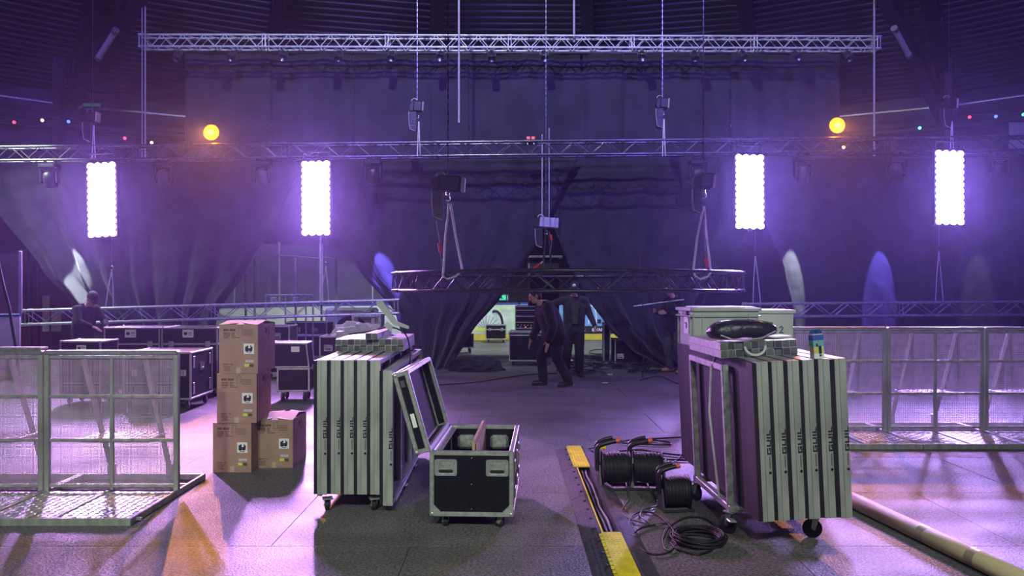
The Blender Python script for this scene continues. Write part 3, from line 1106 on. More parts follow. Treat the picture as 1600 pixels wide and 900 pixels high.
def box_edges(t, w, d, z0, z1, e=.026, top=True, bot=True, corners=True, y0=None):
    """aluminium edge extrusions and ball corners of a case"""
    x0, x1, ya, yb = -w / 2, w / 2, (-d / 2 if y0 is None else y0), (d / 2 if y0 is None else y0 + d)
    mx_ = MB().cbox((0, 0, 0), (w, e, e), .004).mesh('edge', M['alu'])
    my_ = MB().cbox((0, 0, 0), (e, yb - ya, e), .004).mesh('edge', M['alu'])
    mz_ = MB().cbox((0, 0, 0), (e, e, z1 - z0), .004).mesh('edge', M['alu'])
    i = e / 2 - .004
    ym = (ya + yb) / 2
    for z in ([z0 + i] if bot else []) + ([z1 - i] if top else []):
        for y in (ya + i, yb - i):
            O('edge', mx_, t, (0, y, z))
        for x in (x0 + i, x1 - i):
            O('edge', my_, t, (x, ym, z))
        if corners:
            for x in (x0 + .012, x1 - .012):
                for y in (ya + .012, yb - .012):
                    O('corner', corner_mesh, t, (x, y, z))
    for x in (x0 + i, x1 - i):
        for y in (ya + i, yb - i):
            O('edge', mz_, t, (x, y, (z0 + z1) / 2))


def latch(parent, loc, rot):
    o = MB().cbox((0, -.004, 0), (.075, .008, .085), .008).obj('latch', M['alu'], parent, loc, rot)
    MB().cbox((0, -.012, .0), (.02, .014, .05), .004).obj('butterfly', M['chrome'], o)
    return o


def flight_case(label, w, d, h, loc, rz=0, cast=.11, seam=None, handles=(), latches=(), paper=None, name='flight_case', side_handles=(), strips=()):
    t = thing(name, label, 'case', loc, rz)
    z0, z1 = cast, cast + h
    MB().cbox((0, 0, (z0 + z1) / 2), (w - .012, d - .012, h - .012), .004).obj('body', M['case'], t)
    box_edges(t, w, d, z0, z1)
    if seam:
        for y in (-d / 2 + .004, d / 2 - .004):
            MB().cbox((0, y, z0 + seam), (w, .012, .03), .003).obj('seam_strip', M['alu'], t)
        for x in (-w / 2 + .004, w / 2 - .004):
            MB().cbox((x, 0, z0 + seam), (.012, d, .03), .003).obj('seam_strip', M['alu'], t)
    for x, z in handles:
        dish_handle(t, (x, -d / 2, z0 + z), (0, 0, 0))
    for y, z in side_handles:
        dish_handle(t, (w / 2, y, z0 + z), (0, 0, R(90)))
    for x, z in latches:
        latch(t, (x, -d / 2, z0 + z), (0, 0, 0))
    for y, z in strips:
        o = MB()
        o.cbox((0, 0, 0), (.008, .055, .16), .003).obj('hinge_plate', M['alu'], t, (w / 2 + .002, y, z0 + z))
    if paper:
        x, z, pw, ph = paper
        o = MB().box((0, 0, 0), (pw, .003, ph)).obj('paper_label', M['paper'], t, (x, -d / 2 - .004, z0 + z))
        MB().box((-pw * .22, -.002, .0), (pw * .3, .002, ph * .35)).box((pw * .2, -.002, .01), (pw * .34, .002, ph * .10)).box((pw * .2, -.002, -.02), (pw * .3, .002, ph * .06)).obj('printing', M['ink'], o)
    if cast:
        for x in (-w / 2 + .08, w / 2 - .08):
            for y in (-d / 2 + .08, d / 2 - .08):
                caster(t, x, y, cast)
    return t


# ------------------------------------------------------------------ crowd barriers
BWD, BH = 1.085, 1.17


def tread_pattern(x0, x1, y0, y1, z):
    mb = MB()
    nx, ny = int((x1 - x0) / .052), int((y1 - y0) / .046)
    for j in range(ny):
        for i in range(nx):
            cx = x0 + (i + .5 + .5 * (j % 2) * .0) * (x1 - x0) / nx
            cy = y0 + (j + .5) * (y1 - y0) / ny
            a = R(45) if (i + j) % 2 else R(-45)
            c, s_ = math.cos(a), math.sin(a)
            L, W_ = .021, .007
            p = [(cx + L * c, cy + L * s_, z), (cx - W_ * s_, cy + W_ * c, z), (cx - L * c, cy - L * s_, z), (cx + W_ * s_, cy - W_ * c, z),
                 (cx + L * .55 * c, cy + L * .55 * s_, z + .0055), (cx - L * .55 * c, cy - L * .55 * s_, z + .0055)]
            mb.add(p, [(0, 1, 4), (1, 2, 5, 4), (2, 3, 5), (3, 0, 4, 5)])
    return mb


def barrier(label, loc):
    """stage barrier, fence plane at local y = 0, tread deck in front (-y), brace and step behind"""
    t = thing('crowd_barrier', label, 'barrier', loc, 0, 'aluminium stage barriers with perforated panels')
    w, h = BWD - .008, BH
    x0, x1 = -w / 2, w / 2
    pm = MB().cbox((0, 0, h / 2), (.040, .045, h - .03), .005).mesh('post', M['alu_mill'])
    O('post', pm, t, (x0 + .02, 0, 0))
    O('post', pm, t, (x1 - .02, 0, 0))
    MB().cbox((0, 0, h / 2), (.028, .032, h - .10), .004).obj('middle_post', M['alu_mill'], t)
    rm = MB().cbox((0, 0, 0), (w - .08, .032, .026), .004).mesh('rail', M['alu_mill'])
    zs = [.085, .45, .80, h - .055]
    for z in zs:
        O('rail', rm, t, (0, 0, z))
    MB().cbox((0, 0, h - .018), (w, .075, .036), .012).obj('cap_rail', M['alu'], t)
    for i in range(3):
        for sx in (-1, 1):
            z0, z1 = zs[i] + .013, zs[i + 1] - .013
            px0 = .014 if sx > 0 else x0 + .04
            px1 = x1 - .04 if sx > 0 else -.014
            MB().lim((px0, .004, z0), (px1, .006, z1)).obj('perforated_panel', M['perf'], t)
    # deck in front
    dk = MB().lim((x0 + .02, -.76, .030), (x1 - .02, -.03, .042)).obj('tread_plate', M['tread'], t)
    tag(tread_pattern(x0 + .03, x1 - .03, -.75, -.04, .0425).obj('tread_bumps', M['tread'], dk), kind='stuff')
    MB().cbox((0, -.775, .027), (w, .030, .054), .004).obj('front_edge', M['alu_mill'], t)
    for s_ in (-1, 1):
        MB().cbox((s_ * (w / 2 - .012), -.12, .027), (.024, 1.30, .050), .004).obj('side_edge', M['alu_mill'], t)
    for x in (-.02,):
        MB().cbox((x, -.39, .047), (.03, .74, .008), .002).obj('seam_bar', M['alu_mill'], t)
    MB().cbox((0, .52, .027), (w, .035, .050), .004).obj('rear_edge', M['alu_mill'], t)
    MB().cbox((0, .20, .027), (w - .05, .03, .045), .004).obj('cross_edge', M['alu_mill'], t)
    # braces and folding step behind
    for x in (-.25, .25):
        a, b = Vector((x, .03, h - .07)), Vector((x, .50, .055))
        d = b - a
        T = Matrix.Translation((a + b) / 2) @ d.to_track_quat('Z', 'Y').to_matrix().to_4x4()
        MB().cbox((0, 0, 0), (.034, .034, d.length), .004, T).obj('brace', M['alu_mill'], t)
        MB().cbox((x, .48, .10), (.05, .07, .10), .006).obj('foot_bracket', M['alu_mill'], t)
        MB().tube((x + .05 * (-1 if x > 0 else 1), .04, .45), (x, .33, .415), .013).obj('step_arm', M['alu_mill'], t)
    st = MB().cbox((0, .20, .44), (.56, .30, .018), .004).obj('step', M['tread'], t)
    tag(tread_pattern(-.27, .27, .06, .34, .4495).obj('tread_bumps', M['tread'], st), kind='stuff')
    MB().cbox((0, .055, .432), (.56, .02, .03), .004).obj('step_lip', M['alu_mill'], st)
    return t


YL, YR = 6.17, 8.72
b0 = barrier('crowd barrier at left with its free end by the cardboard boxes', (-2.67 - BWD / 2, YL, 0))
copy_tree(b0, 'crowd barrier cut off by the left edge of the picture', (-2.67 - BWD * 1.5, YL, 0))
xr = gx(1385, YR)
for i, lab in enumerate(('crowd barrier behind the right deck stack, leftmost of the right row', 'middle crowd barrier of the right row', 'crowd barrier cut off by the right edge of the picture')):
    c = copy_tree(b0, lab, (xr + (i - .5) * 1.105, YR, 0))
    c.scale = (1.105 / BWD, 1, 1.05)
# end fittings
MB().cbox((.5 * BWD + .012, -.70, .027), (.05, .022, .022), .004).obj('lock_pin', M['steel'], b0)
tag(MB().cbox((0, 0, 0), (.75, .10, .02), .004).obj('metal_tray', M['steel'], None, (-3.79 - .375, YL + .06, BH + .012)), 'thin pale metal tray lying on the left barrier top rail', 'tray')


# ------------------------------------------------------------------ cardboard boxes
def carton(label, loc, rz, open_flap=False):
    w, d, h = .352, .50, .445
    t = thing('cardboard_box', label, 'box', loc, rz, 'brown cardboard boxes in front of the cases')
    bm = MB()
    bm.lim((-w / 2, -d / 2, 0), (w / 2, d / 2, h - .004))
    bm.obj('carton', M['carton'], t)
    yf = -d / 2 - .0012

    def bars(lst, m, nm, y=yf):
        mb = MB()
        for x, z, bw, bh in lst:
            mb.box((x, y, z), (bw, .0016, bh))
        return mb.obj(nm, M[m], t)
    # heading glyph blocks, text lines left and right
    L = []
    x = -.135
    for k, gw in enumerate((.016, .013, .008, .005, .014, .012, .016)):
        L.append((x + gw / 2, .395, gw, .020 if k != 3 else .004))
        x += gw + .004
    for k, (a, b) in enumerate(((.055, .03), (.06, .025), (.055, .035), (.045, .07))):
        L += [(-.135 + a / 2, .368 - .014 * k, a, .006), (-.062 + b / 2, .368 - .014 * k, b, .006)]
    for k in range(4):
        L.append((.085, .393 - .015 * k, .095 - .012 * (k % 2), .004))
    L += [(-.112, .085, .05, .006), (-.062, .085, .02, .006)]
    for k in range(4):
        L.append((-.105, .065 - .012 * k, .065 - .012 * (k % 3), .004))
    bars(L, 'print', 'printing')
    bars([(.0, .395, .002, .06), (.035, .395, .002, .06), (.0175, .425, .035, .002), (.0175, .365, .035, .002)], 'print', 'printed_frame')
    o = bars([(.095, .225, .094, .094)], 'paper', 'label_square', yf - .001)
    # black equipment pictogram on the square label
    pm = MB()
    for x, z, bw, bh in ((.075, .225, .026, .040), (.083, .247, .014, .014), (.100, .222, .030, .016), (.118, .230, .018, .030), (.095, .207, .060, .010), (.112, .250, .006, .018)):
        pm.box((x, yf - .0026, z), (bw, .0012, bh))
    pm.tube((.078, yf - .002, .208), (.078, yf - .0034, .208), .012, n=10).tube((.112, yf - .002, .208), (.112, yf - .0034, .208), .010, n=10)
    pm.box((.095, yf - .0026, .189), (.040, .0012, .005))
    pm.obj('pictogram', M['ink'], t)
    bars([(.098, .113, .075, .018)], 'paper', 'barcode_label', yf - .001)
    bars([(.063 + .008 * k, .113, .003, .012) for k in range(9)], 'print', 'barcode', yf - .0024)
    bars([(.076, .076, .038, .024)], 'ystick', 'yellow_sticker', yf - .001)
    bars([(.120, .074, .034, .026)], 'print', 'printed_block', yf - .001)
    bars([(.0, .028, .04, .055)], 'tape', 'tape_end', yf - .0005)
    # side panel seam and scuffs
    MB().box((w / 2 + .001, .05, .36), (.0016, .012, .12)).box((w / 2 + .001, -.02, .38), (.0016, .05, .05)).obj('side_printing', M['print'], t)
    if not open_flap:
        MB().lim((-w / 2, -d / 2, h - .004), (w / 2, -.002, h)).obj('flap', M['carton'], t)
        MB().lim((-w / 2, .002, h - .004), (w / 2, d / 2, h)).obj('flap', M['carton'], t)
        MB().lim((-w / 2 - .0012, -.025, h), (w / 2 + .0012, .025, h + .0008)).obj('tape_strip', M['tape'], t)
    else:
        a = open_flap
        T = Matrix.Translation((0, -d / 2, h)) @ Matrix.Rotation(R(a), 4, 'X')
        MB().lim((-w / 2, 0, -.004), (w / 2, d * .47, 0), T).obj('flap', M['cartonfl'], t)
        T = Matrix.Translation((0, d / 2, h)) @ Matrix.Rotation(R(-a * .8), 4, 'X')
        MB().lim((-w / 2, -d * .5, -.004), (w / 2, 0, 0), T).obj('flap', M['cartonfl'], t)
        T = Matrix.Translation((-w / 2, 0, h - .003)) @ Matrix.Rotation(R(-6), 4, 'Y')
        MB().lim((0, -d / 2 + .004, -.004), (w * .42, d / 2 - .004, 0), T).obj('flap', M['cartonfl'], t)
        T = Matrix.Translation((w / 2, 0, h - .003)) @ Matrix.Rotation(R(8), 4, 'Y')
        MB().lim((-w * .42, -d / 2 + .004, -.004), (0, d / 2 - .004, 0), T).obj('flap', M['cartonfl'], t)
    return t


dx0 = 6.96
cx = gx(364, dx0)
carton('cardboard box on the floor, bottom of the stack of three', (cx, dx0 + .25, 0), R(-2))
carton('cardboard box in the middle of the stack of three', (cx + .025, dx0 + .24, .447), R(3))
carton('cardboard box on top of the stack of three, lid gaping', (cx + .05, dx0 + .25, .894), R(0), 7)
carton('cardboard box on the floor beside the stack, lid half open', (gx(427, 7.13), 7.13 + .25, 0), R(1), 10)

# ------------------------------------------------------------------ stage decks
DT, DH = .100, 1.0
GL = {'G': [(0, .76, 1, 1), (0, 0, .24, 1), (0, 0, 1, .24), (.76, 0, 1, .55), (.5, .38, 1, .58)],
      'U': [(0, 0, .24, 1), (0, 0, 1, .24), (.76, 0, 1, 1)], 'I': [(0, 0, .24, 1)], 'L': [(0, 0, .24, 1), (0, 0, .85, .24)]}


def guil_lettering(L, sgn=1):
    """GUIL reading upwards along the deck end, with the small line of print below it"""
    mb = MB()
    s_, k = .026, .042
    z, x0 = 0, 0
    for chv in 'GUIL':
        wd = {'I': .30, 'L': .9}.get(chv, 1.05)
        for a, b, c, d in GL[chv]:
            mb.lim((x0 - s_ + (1 - d) * s_, -.0012, z + a * k), (x0 - s_ + (1 - b) * s_, 0, z + c * k))
        z += wd * k + .006
    for i in range(7):
        mb.lim((x0 - .014, -.001, -.022 - .011 * i), (x0 - .008, 0, -.015 - .011 * i))
    mb.lathe([(.009, -.0006), (.009, .0006), (.005, .0006), (.005, -.0006)], 10, Matrix.Translation((x0 - .011, -.0005, -.115)) @ Matrix.Rotation(R(90), 4, 'X'))
    return mb.mesh('lettering', M['ink'])


def deck_meshes(L):
    end = MB().prism([(.026, 0), (.052, 0), (.052, .006), (.057, .006), (.057, 0), (.098, 0), (.098, .035), (.026, .035)], 'z', 0, DH).mesh('end_rail', M['alu_mill'])
    lon = MB().prism([(.026, 0), (.098, 0), (.098, .006), (.090, .009), (.090, .024), (.098, .027), (.098, .034), (.026, .034)], 'y', .035, L - .035).mesh('long_rail', M['alu_mill'])
    ply = MB().lim((0, .004, .004), (.026, L - .004, DH - .004)).mesh('plywood', M['ply'])
    crs = MB().lim((.030, -.02, .034), (.075, .02, DH - .034)).mesh('cross_bar', M['alu_mill'])
    return end, lon, ply, crs, guil_lettering(L)


DM = {}


def deck(label, parent_M, L, dz=0, dy=0, text=True, dxx=0, tilt=0, group='stage decks'):
    if L not in DM:
        DM[L] = deck_meshes(L)
    end, lon, ply, crs, let = DM[L]
    t = thing('stage_deck', label, 'stage deck', (0, 0, 0), 0, group)
    t.matrix_basis = parent_M @ Matrix.Translation((dxx, dy, dz))
    O('plywood', ply, t)
    O('end_rail', end, t)
    O('end_rail', end, t, M=Matrix.Translation((.124, L, 0)) @ Matrix.Rotation(math.pi, 4, 'Z'))
    O('long_rail', lon, t)
    O('long_rail', lon, t, (0, 0, DH - .034))
    for k in (1, 2):
        O('cross_bar', crs, t, (0, L * k / 3, 0))
    if text:
        O('lettering', let, t, (.096, -.0005, .42))
    return t


LW = 5.70
LX = gx(490, LW)
ML = Matrix.Translation((LX, LW, .135)) @ Matrix.Rotation(R(.6), 4, 'Z')
ORD = ['first', 'second', 'third', 'fourth', 'fifth', 'sixth', 'seventh', 'eighth', 'ninth', 'tenth', 'eleventh']
order = ['first', 'second', 'third', 'fourth', 'fifth', 'sixth']
for i in range(5):
    deck('%s stage deck from the left in the left stack' % order[i], ML, 2.0, 0, .005 * ((i * 3) % 4), i != 4, i * .0985, group='stage decks standing on edge in the left stack')
deck('lower stage deck at the right side of the left stack, under the open case lid', ML, 2.0, -.075, -.03, True, 5 * .0985, group='stage decks standing on edge in the left stack')
# left trolley
t = thing('deck_trolley', 'low wheeled trolley under the left stack of stage decks', 'trolley', (LX, LW, 0), R(.6))
for y in (.16, .95, 1.75):
    MB().cbox((.25, y, .118), (.56, .05, .03), .004).obj('cross_bar', M['steel'], t)
for x in (.02, .47):
    MB().cbox((x, .97, .116), (.04, 1.75, .034), .004).obj('side_bar', M['steel'], t)
MB().cbox((.535, .9, .045), (.11, 1.5, .022), .004).obj('side_ledge', M['steel'], t)
for y in (.25, .9, 1.6):
    MB().cbox((.482, y, .07), (.016, .04, .08), .003).obj('ledge_bracket', M['steel'], t)
for x in (.09, .44):
    for y in (.06, 1.75):
        caster(t, x, y, .10, R(20))
for y in (.35, 1.05):
    caster(t, .57, y + .35, .032 if False else .034, 0)

RW = 4.80
RXX = 1.545
MRt = Matrix.Translation((RXX, RW, .205)) @ Matrix.Rotation(R(2.2), 4, 'Z') @ Matrix.Rotation(R(-2.6), 4, 'Y')
for i in range(6):
    deck('%s stage deck from the left in the right stack' % order[i], MRt, 1.86, 0, [0, .004, .0, .006, .002, -.01][i], True, i * .0985, group='stage decks standing on edge in the right stack')
# right trolley with its side frame
t = thing('deck_trolley', 'wheeled steel trolley with side frame holding the right stack of decks', 'trolley', (0, 0, 0))
t.matrix_basis = Matrix.Translation((RXX, RW, 0)) @ Matrix.Rotation(R(2.2), 4, 'Z')
TL = Matrix.Rotation(R(-2.6), 4, 'Y')
fx = -.035
y0, y1 = .42, 1.22


def fbar(a, b, s_, nm):
    a, b = Vector(a), Vector(b)
    d = b - a
    T = Matrix.Translation((a + b) / 2) @ d.to_track_quat('Z', 'Y').to_matrix().to_4x4()
    MB().cbox((0, 0, 0), (s_, s_, d.length), .005, T).obj(nm, M['steel'], t)


tp = TL @ Vector((fx, 0, 1.13))
bt = TL @ Vector((fx, 0, .18))
for y in (y0, y1):
    fbar((bt.x, y, bt.z), (tp.x, y, tp.z), .045, 'upright')
fbar((tp.x, y0 - .02, tp.z), (tp.x, y1 + .02, tp.z), .045, 'top_bar')
fbar((bt.x, y0 - .04, .178), (bt.x, y1 + .05, .178), .045, 'bottom_bar')
fbar((.66, y0 - .04, .178), (.66, y1 + .05, .178), .045, 'bottom_bar')
for y in (y0, .82, y1):
    fbar((bt.x, y, .178), (.66, y, .178), .04, 'cross_bar')
for x, y, a in ((bt.x, y0, 35), (.50, y0 - .10, 80), (bt.x, y1, 20), (.60, y1, 50)):
    caster(t, x, y, .158, R(a))
MB().cbox((bt.x - .02, y0 - .08, .115), (.05, .075, .012), .004, Matrix.Rotation(R(0), 4, 'X')).obj('brake_pedal', M['alu'], t)
# luggage strap round the right stack
P = [(tp.x - .032, .62, tp.z - .02), (tp.x - .05, .60, .8), (bt.x - .03, .58, .2)]
strap = MB().path([(TL @ Vector((.05, .70, 1.24))), (TL @ Vector((-.01, .66, 1.20))), Vector(P[0]), Vector(P[1]), Vector(P[2])], .009, 5).obj('tie_strap', M['strap'], None)
strap.matrix_basis = t.matrix_basis.copy()
tag(strap, 'pale tie strap hanging down the side of the right stack', 'strap')


# ------------------------------------------------------------------ square deck legs
def leg_mesh(L, s_=.050):
    mb = MB()
    h = s_ / 2
    i = h - .0042
    o = [(-h, -h), (h, -h), (h, h), (-h, h)]
    q = [(-i, -i), (i, -i), (i, i), (-i, i)]
    vv = [(x, 0, z + h) for x, z in o] + [(x, L, z + h) for x, z in o] + [(x, 0, z + h) for x, z in q] + [(x, .02, z + h) for x, z in q]
    ff = [(k, (k + 1) % 4, 4 + (k + 1) % 4, 4 + k) for k in range(4)] + [(k, 8 + k, 8 + (k + 1) % 4, (k + 1) % 4) for k in range(4)]
    ff += [(8 + k, 12 + k, 12 + (k + 1) % 4, 8 + (k + 1) % 4) for k in range(4)] + [(7, 6, 5, 4), (12, 13, 14, 15)]
    return mb.add(vv, ff)


leg_l = leg_mesh(.78).mesh('tube_wall', M['alu'])
leg_cap = MB().cbox((0, .005, .025), (.0490, .013, .0490), .003).mesh('end_plug', M['plug'])
leg_cap2 = MB().cbox((0, .005, .025), (.0490, .013, .0490), .003).mesh('end_plug', M['rampgrey'])


def leg(M_, x, y, z, label, group, i=0):
    t = thing('square_tube', label, 'tube', (0, 0, 0), 0, group)
    t.matrix_basis = M_ @ Matrix.Translation((x, y, z))
    O('tube_wall', leg_l, t)
    O('end_plug', leg_cap if (i * 7) % 3 else leg_cap2, t)


MLeg = Matrix.Translation((gx(524, 6.45), 6.45, 1.138)) @ Matrix.Rotation(R(.6), 4, 'Z')
for r in range(2):
    for i in range(11):
        leg(MLeg, .025 + i * .052, .012 * ((i * 5 + r) % 3), .0515 * r,
            '%s square tube from the left, %s row of the bundle on the left stack' % (ORD[i], 'bottom' if r == 0 else 'top'), 'square tubes bundled on the left stack', i + r)
for i in range(2):
    leg(MLeg, .285 + i * .052, -.04, .104, '%s of two square tubes on top of the left bundle' % ('left' if i == 0 else 'right'), 'square tubes bundled on the left stack', i)
MLf = Matrix.Translation((gx(612, 6.2), 6.12, 1.064)) @ Matrix.Rotation(R(.6), 4, 'Z')
MRg = MRt @ Matrix.Translation((-.10, .32, 1.002))
for r in range(2):
    for i in range(10):
        leg(MRg, .03 + i * .0525, .008 * ((i * 5 + r) % 4), .0515 * r,
            '%s square tube from the left, %s row of the bundle on the right stack' % (ORD[i], 'bottom' if r == 0 else 'top'), 'square tubes bundled on the right stack', i + r + 1)
for i in range(2):
    leg(MRg, .265 + i * .053, .06, .104, '%s of two square tubes on top of the right bundle, behind the black bag' % ('left' if i == 0 else 'right'), 'square tubes bundled on the right stack', i)

# bent bracket, film and lead on the left bundle
bz = 1.138 + .104
B0 = Vector((gx(592, 6.9), 6.9, bz + .16))
t = thing('bent_plate', 'pale bent plate leaning on the leg bundle of the left stack', 'bracket', B0)
pl = [(-.012, .155), (.035, .150), (.16, -.03), (.27, -.075), (.27, -.10), (.13, -.06), (.09, -.01), (-.02, .12)]
MB().prism(pl, 'y', -.02, .02).obj('plate', M['crate'], t)
MB().cbox((.12, -.022, .0), (.08, .006, .05), .002, Matrix.Rotation(R(40), 4, 'Y')).obj('stiffener', M['crate'], t)
strand('thin_lead', 'thin black lead lying over the left bundle of deck legs', 'cable',
       catmull([(gx(545, 6.9), 6.9, bz + .012), (gx(575, 7.0), 7.0, bz + .03), (gx(610, 6.9), 6.9, bz + .075), (gx(634, 6.7), 6.7, bz + .02), (gx(641, 6.4), 6.4, 1.12), (-.862, 6.4, .95)], 6), .007, 'cable')


# ------------------------------------------------------------------ euro crate, bag, carton, film on the right stack
def crate():
    w, d, h = .58, .38, .30
    t = thing('storage_crate', 'grey plastic storage crate at the back of the right stack', 'crate', (1.665, 6.22, 1.212), R(6))
    o = [(-w / 2 + .02, -d / 2 + .02), (w / 2 - .02, -d / 2 + .02), (w / 2 - .02, d / 2 - .02), (-w / 2 + .02, d / 2 - .02)]
    mb = MB()
    for a, b in zip(o, o[1:] + o[:1]):
        a, b = Vector((*a, 0)), Vector((*b, 0))
        n_ = Vector((b.y - a.y, a.x - b.x, 0)).normalized() * .006
        vv = [a, b, b + Vector((0, 0, h)), a + Vector((0, 0, h)), a - n_, b - n_, b - n_ + Vector((0, 0, h)), a - n_ + Vector((0, 0, h))]
        mb.add(vv, [(0, 1, 2, 3), (7, 6, 5, 4), (3, 2, 6, 7)])
    mb.box((0, 0, .004), (w - .04, d - .04, .008))
    mb.obj('wall', M['crate'], t)
    rim = MB()
    for z, s_ in ((h - .012, .024), (h - .065, .010)):
        for y in (-d / 2 + .008, d / 2 - .008):
            rim.cbox((0, y, z), (w, .016, s_), .003)
        for x in (-w / 2 + .008, w / 2 - .008):
            rim.cbox((x, 0, z), (.016, d, s_), .003)
    rim.obj('rim', M['crate'], t)
    rb = MB()
    for x in (-w / 2 + .10, -w / 2 + .03, w / 2 - .03, w / 2 - .10):
        rb.cbox((x, -d / 2 + .014, h / 2 - .02), (.010, .014, h - .06), .002)
    for y in (-d / 2 + .04, d / 2 - .04):
        rb.cbox((-w / 2 + .014, y, h / 2 - .02), (.014, .010, h - .06), .002)
    rb.obj('rib', M['crate'], t)
    o = MB().box((-w / 2 + .016, -.04, .16), (.004, .10, .13)).obj('paper_label', M['paper'], t)
    MB().box((-w / 2 + .0135, -.045, .155), (.002, .03, .04)).box((-w / 2 + .0135, -.03, .179), (.002, .05, .01)).obj('printing', M['ink'], o)
    MB().box((-w / 2 + .006, -.02, h - .04), (.004, .10, .03)).obj('grip_slot', M['black'], t)
    MB().cbox((.02, 0, h + .004), (w - .10, d - .1, .012), .004).obj('lid_sheet', M['paper'], t)


crate()
MBg = MRg @ Matrix.Translation((.02, .10, .103))


def bag_fn():
    mb = MB()
    n, m = 26, 16
    vv = []
    for i in range(n + 1):
        u = i / n
        x = -.24 + .48 * u
        e = (1 - abs(2 * u - 1) ** 3.2) ** .5
        for j in range(m):
            a = 2 * math.pi * j / m
            cy, cz = math.cos(a), math.sin(a)
            k = .02 * noise.noise((u * 5, cy * 2, cz * 2))
            r = .03 + .97 * e
            y = (.115 * abs(cy) ** .8 * (1 if cy > 0 else -1)) * r + k
            z = .062 * (abs(cz) ** .75 * (1 if cz > 0 else -1)) * r * (1.15 - .25 * u) + .066 + k * .4 + .012 * math.sin(u * 3)
            vv.append((x, y, max(z, .002)))
    ff = [(i * m + j, i * m + (j + 1) % m, (i + 1) * m + (j + 1) % m, (i + 1) * m + j) for i in range(n) for j in range(m)]
    ff += [tuple(range(m))[::-1], tuple(range(n * m, n * m + m))]
    return mb.add(vv, ff, True)


t = thing('equipment_bag', 'long black padded bag lying on the leg bundle of the right stack', 'bag')
t.matrix_basis = MBg @ Matrix.Translation((.17, .02, 0)) @ Matrix.Rotation(R(-4), 4, 'Z')
bag_fn().obj('bag_body', M['bag'], t)
MB().path([(-.17, -.12, .05), (-.10, -.14, .02), (.0, -.135, .015), (.10, -.13, .02), (.20, -.10, .06)], .006, 5).obj('piping', M['sling'], t)
MB().path([(-.18, -.06, .125), (-.05, -.03, .14), (.08, -.03, .135), (.2, -.05, .11)], .007, 5).obj('zip', M['cable_g'], t)
t2 = MB().path([Vector((.07 * math.cos(a), -.012 * abs(math.sin(a)), .06 * math.sin(a))) for a in [R(180 + 20 * k) for k in range(10)]], .010, 6).obj('strap_loop', M['strap'], None)
t2.matrix_basis = MRg @ Matrix.Translation((.23, -.02, .072))
tag(t2, 'pale strap loop hanging over the leg ends on the right stack', 'strap')
pp = MB().cbox((0, 0, 0), (.16, .13, .012), .003).obj('paper_stack', M['paper'], None)
pp.matrix_basis = MRg @ Matrix.Translation((.40, .12, .165)) @ Matrix.Rotation(R(12), 4, 'Z') @ Matrix.Rotation(R(8), 4, 'X')
pp.matrix_basis = MRg @ Matrix.Translation((.455, .20, .112)) @ Matrix.Rotation(R(12), 4, 'Z')
tag(pp, 'white paper bundle on the right leg bundle beside the black bag', 'paper')
# tall drink carton
t = thing('drink_carton', 'tall blue yellow and white drink carton on the front of the right stack', 'carton')
t.matrix_basis = MRt @ Matrix.Translation((.435, .045, 1.003)) @ Matrix.Rotation(R(-2), 4, 'Y')
w2 = .032
MB().lim((-w2, -w2, 0), (w2, w2, .155)).obj('body', M['white'], t)
mb = MB().lim((-w2 - .001, -w2 - .001, .115), (w2 + .001, w2 + .001, .150))
mb.obj('blue_band', mat('blue_carton_print', (.04, .12, .50), .4), t)
MB().lim((-w2 - .001, -w2 - .001, .075), (w2 + .001, w2 + .001, .115)).obj('teal_band', mat('teal_carton_print', (.20, .50, .55), .4), t)
MB().lim((-w2 - .001, -w2 - .001, .035), (w2 + .001, w2 + .001, .072)).obj('yellow_band', mat('yellow_carton_print', (.70, .68, .20), .4), t)
MB().box((.008, -w2 - .002, .055), (.018, .002, .05)).box((-.010, -w2 - .002, .085), (.010, .002, .02)).box((.008, -w2 - .002, .020), (.012, .002, .012)).obj('printing', M['ink'], t)
MB().prism([(-w2, .155), (w2, .155), (0, .180)], 'x', -w2, w2).obj('gable_top', M['board_b'], t)
MB().tube((0, -.014, .165), (0, -.022, .180), .009, n=10).obj('screw_cap', M['board_b'], t)
# short grey pipe on a white tub behind the right stack
P = at(1204, 517, 7.6)
t = thing('white_tub', 'white tub marked with a 2 behind the right stack', 'tub', (P.x + .02, 7.9, 0))
MB().prism([(-.26, 0), (.20, 0), (.26, 1.42), (-.30, 1.42)], 'y', -.16, .16).obj('tub', M['board_w'], t)
MB().cbox((-.02, 0, 1.43), (.60, .36, .04), .008).obj('rim', M['board_w'], t)
MB().lim((-.22, -.168, 1.05), (.02, -.160, 1.30)).obj('dark_window', M['case'], t)
MB().path([(.115, -.166, 1.27), (.135, -.166, 1.285), (.15, -.166, 1.268), (.14, -.166, 1.245), (.115, -.166, 1.22), (.155, -.166, 1.22)], .005, 4).obj('number', M['ink'], t)

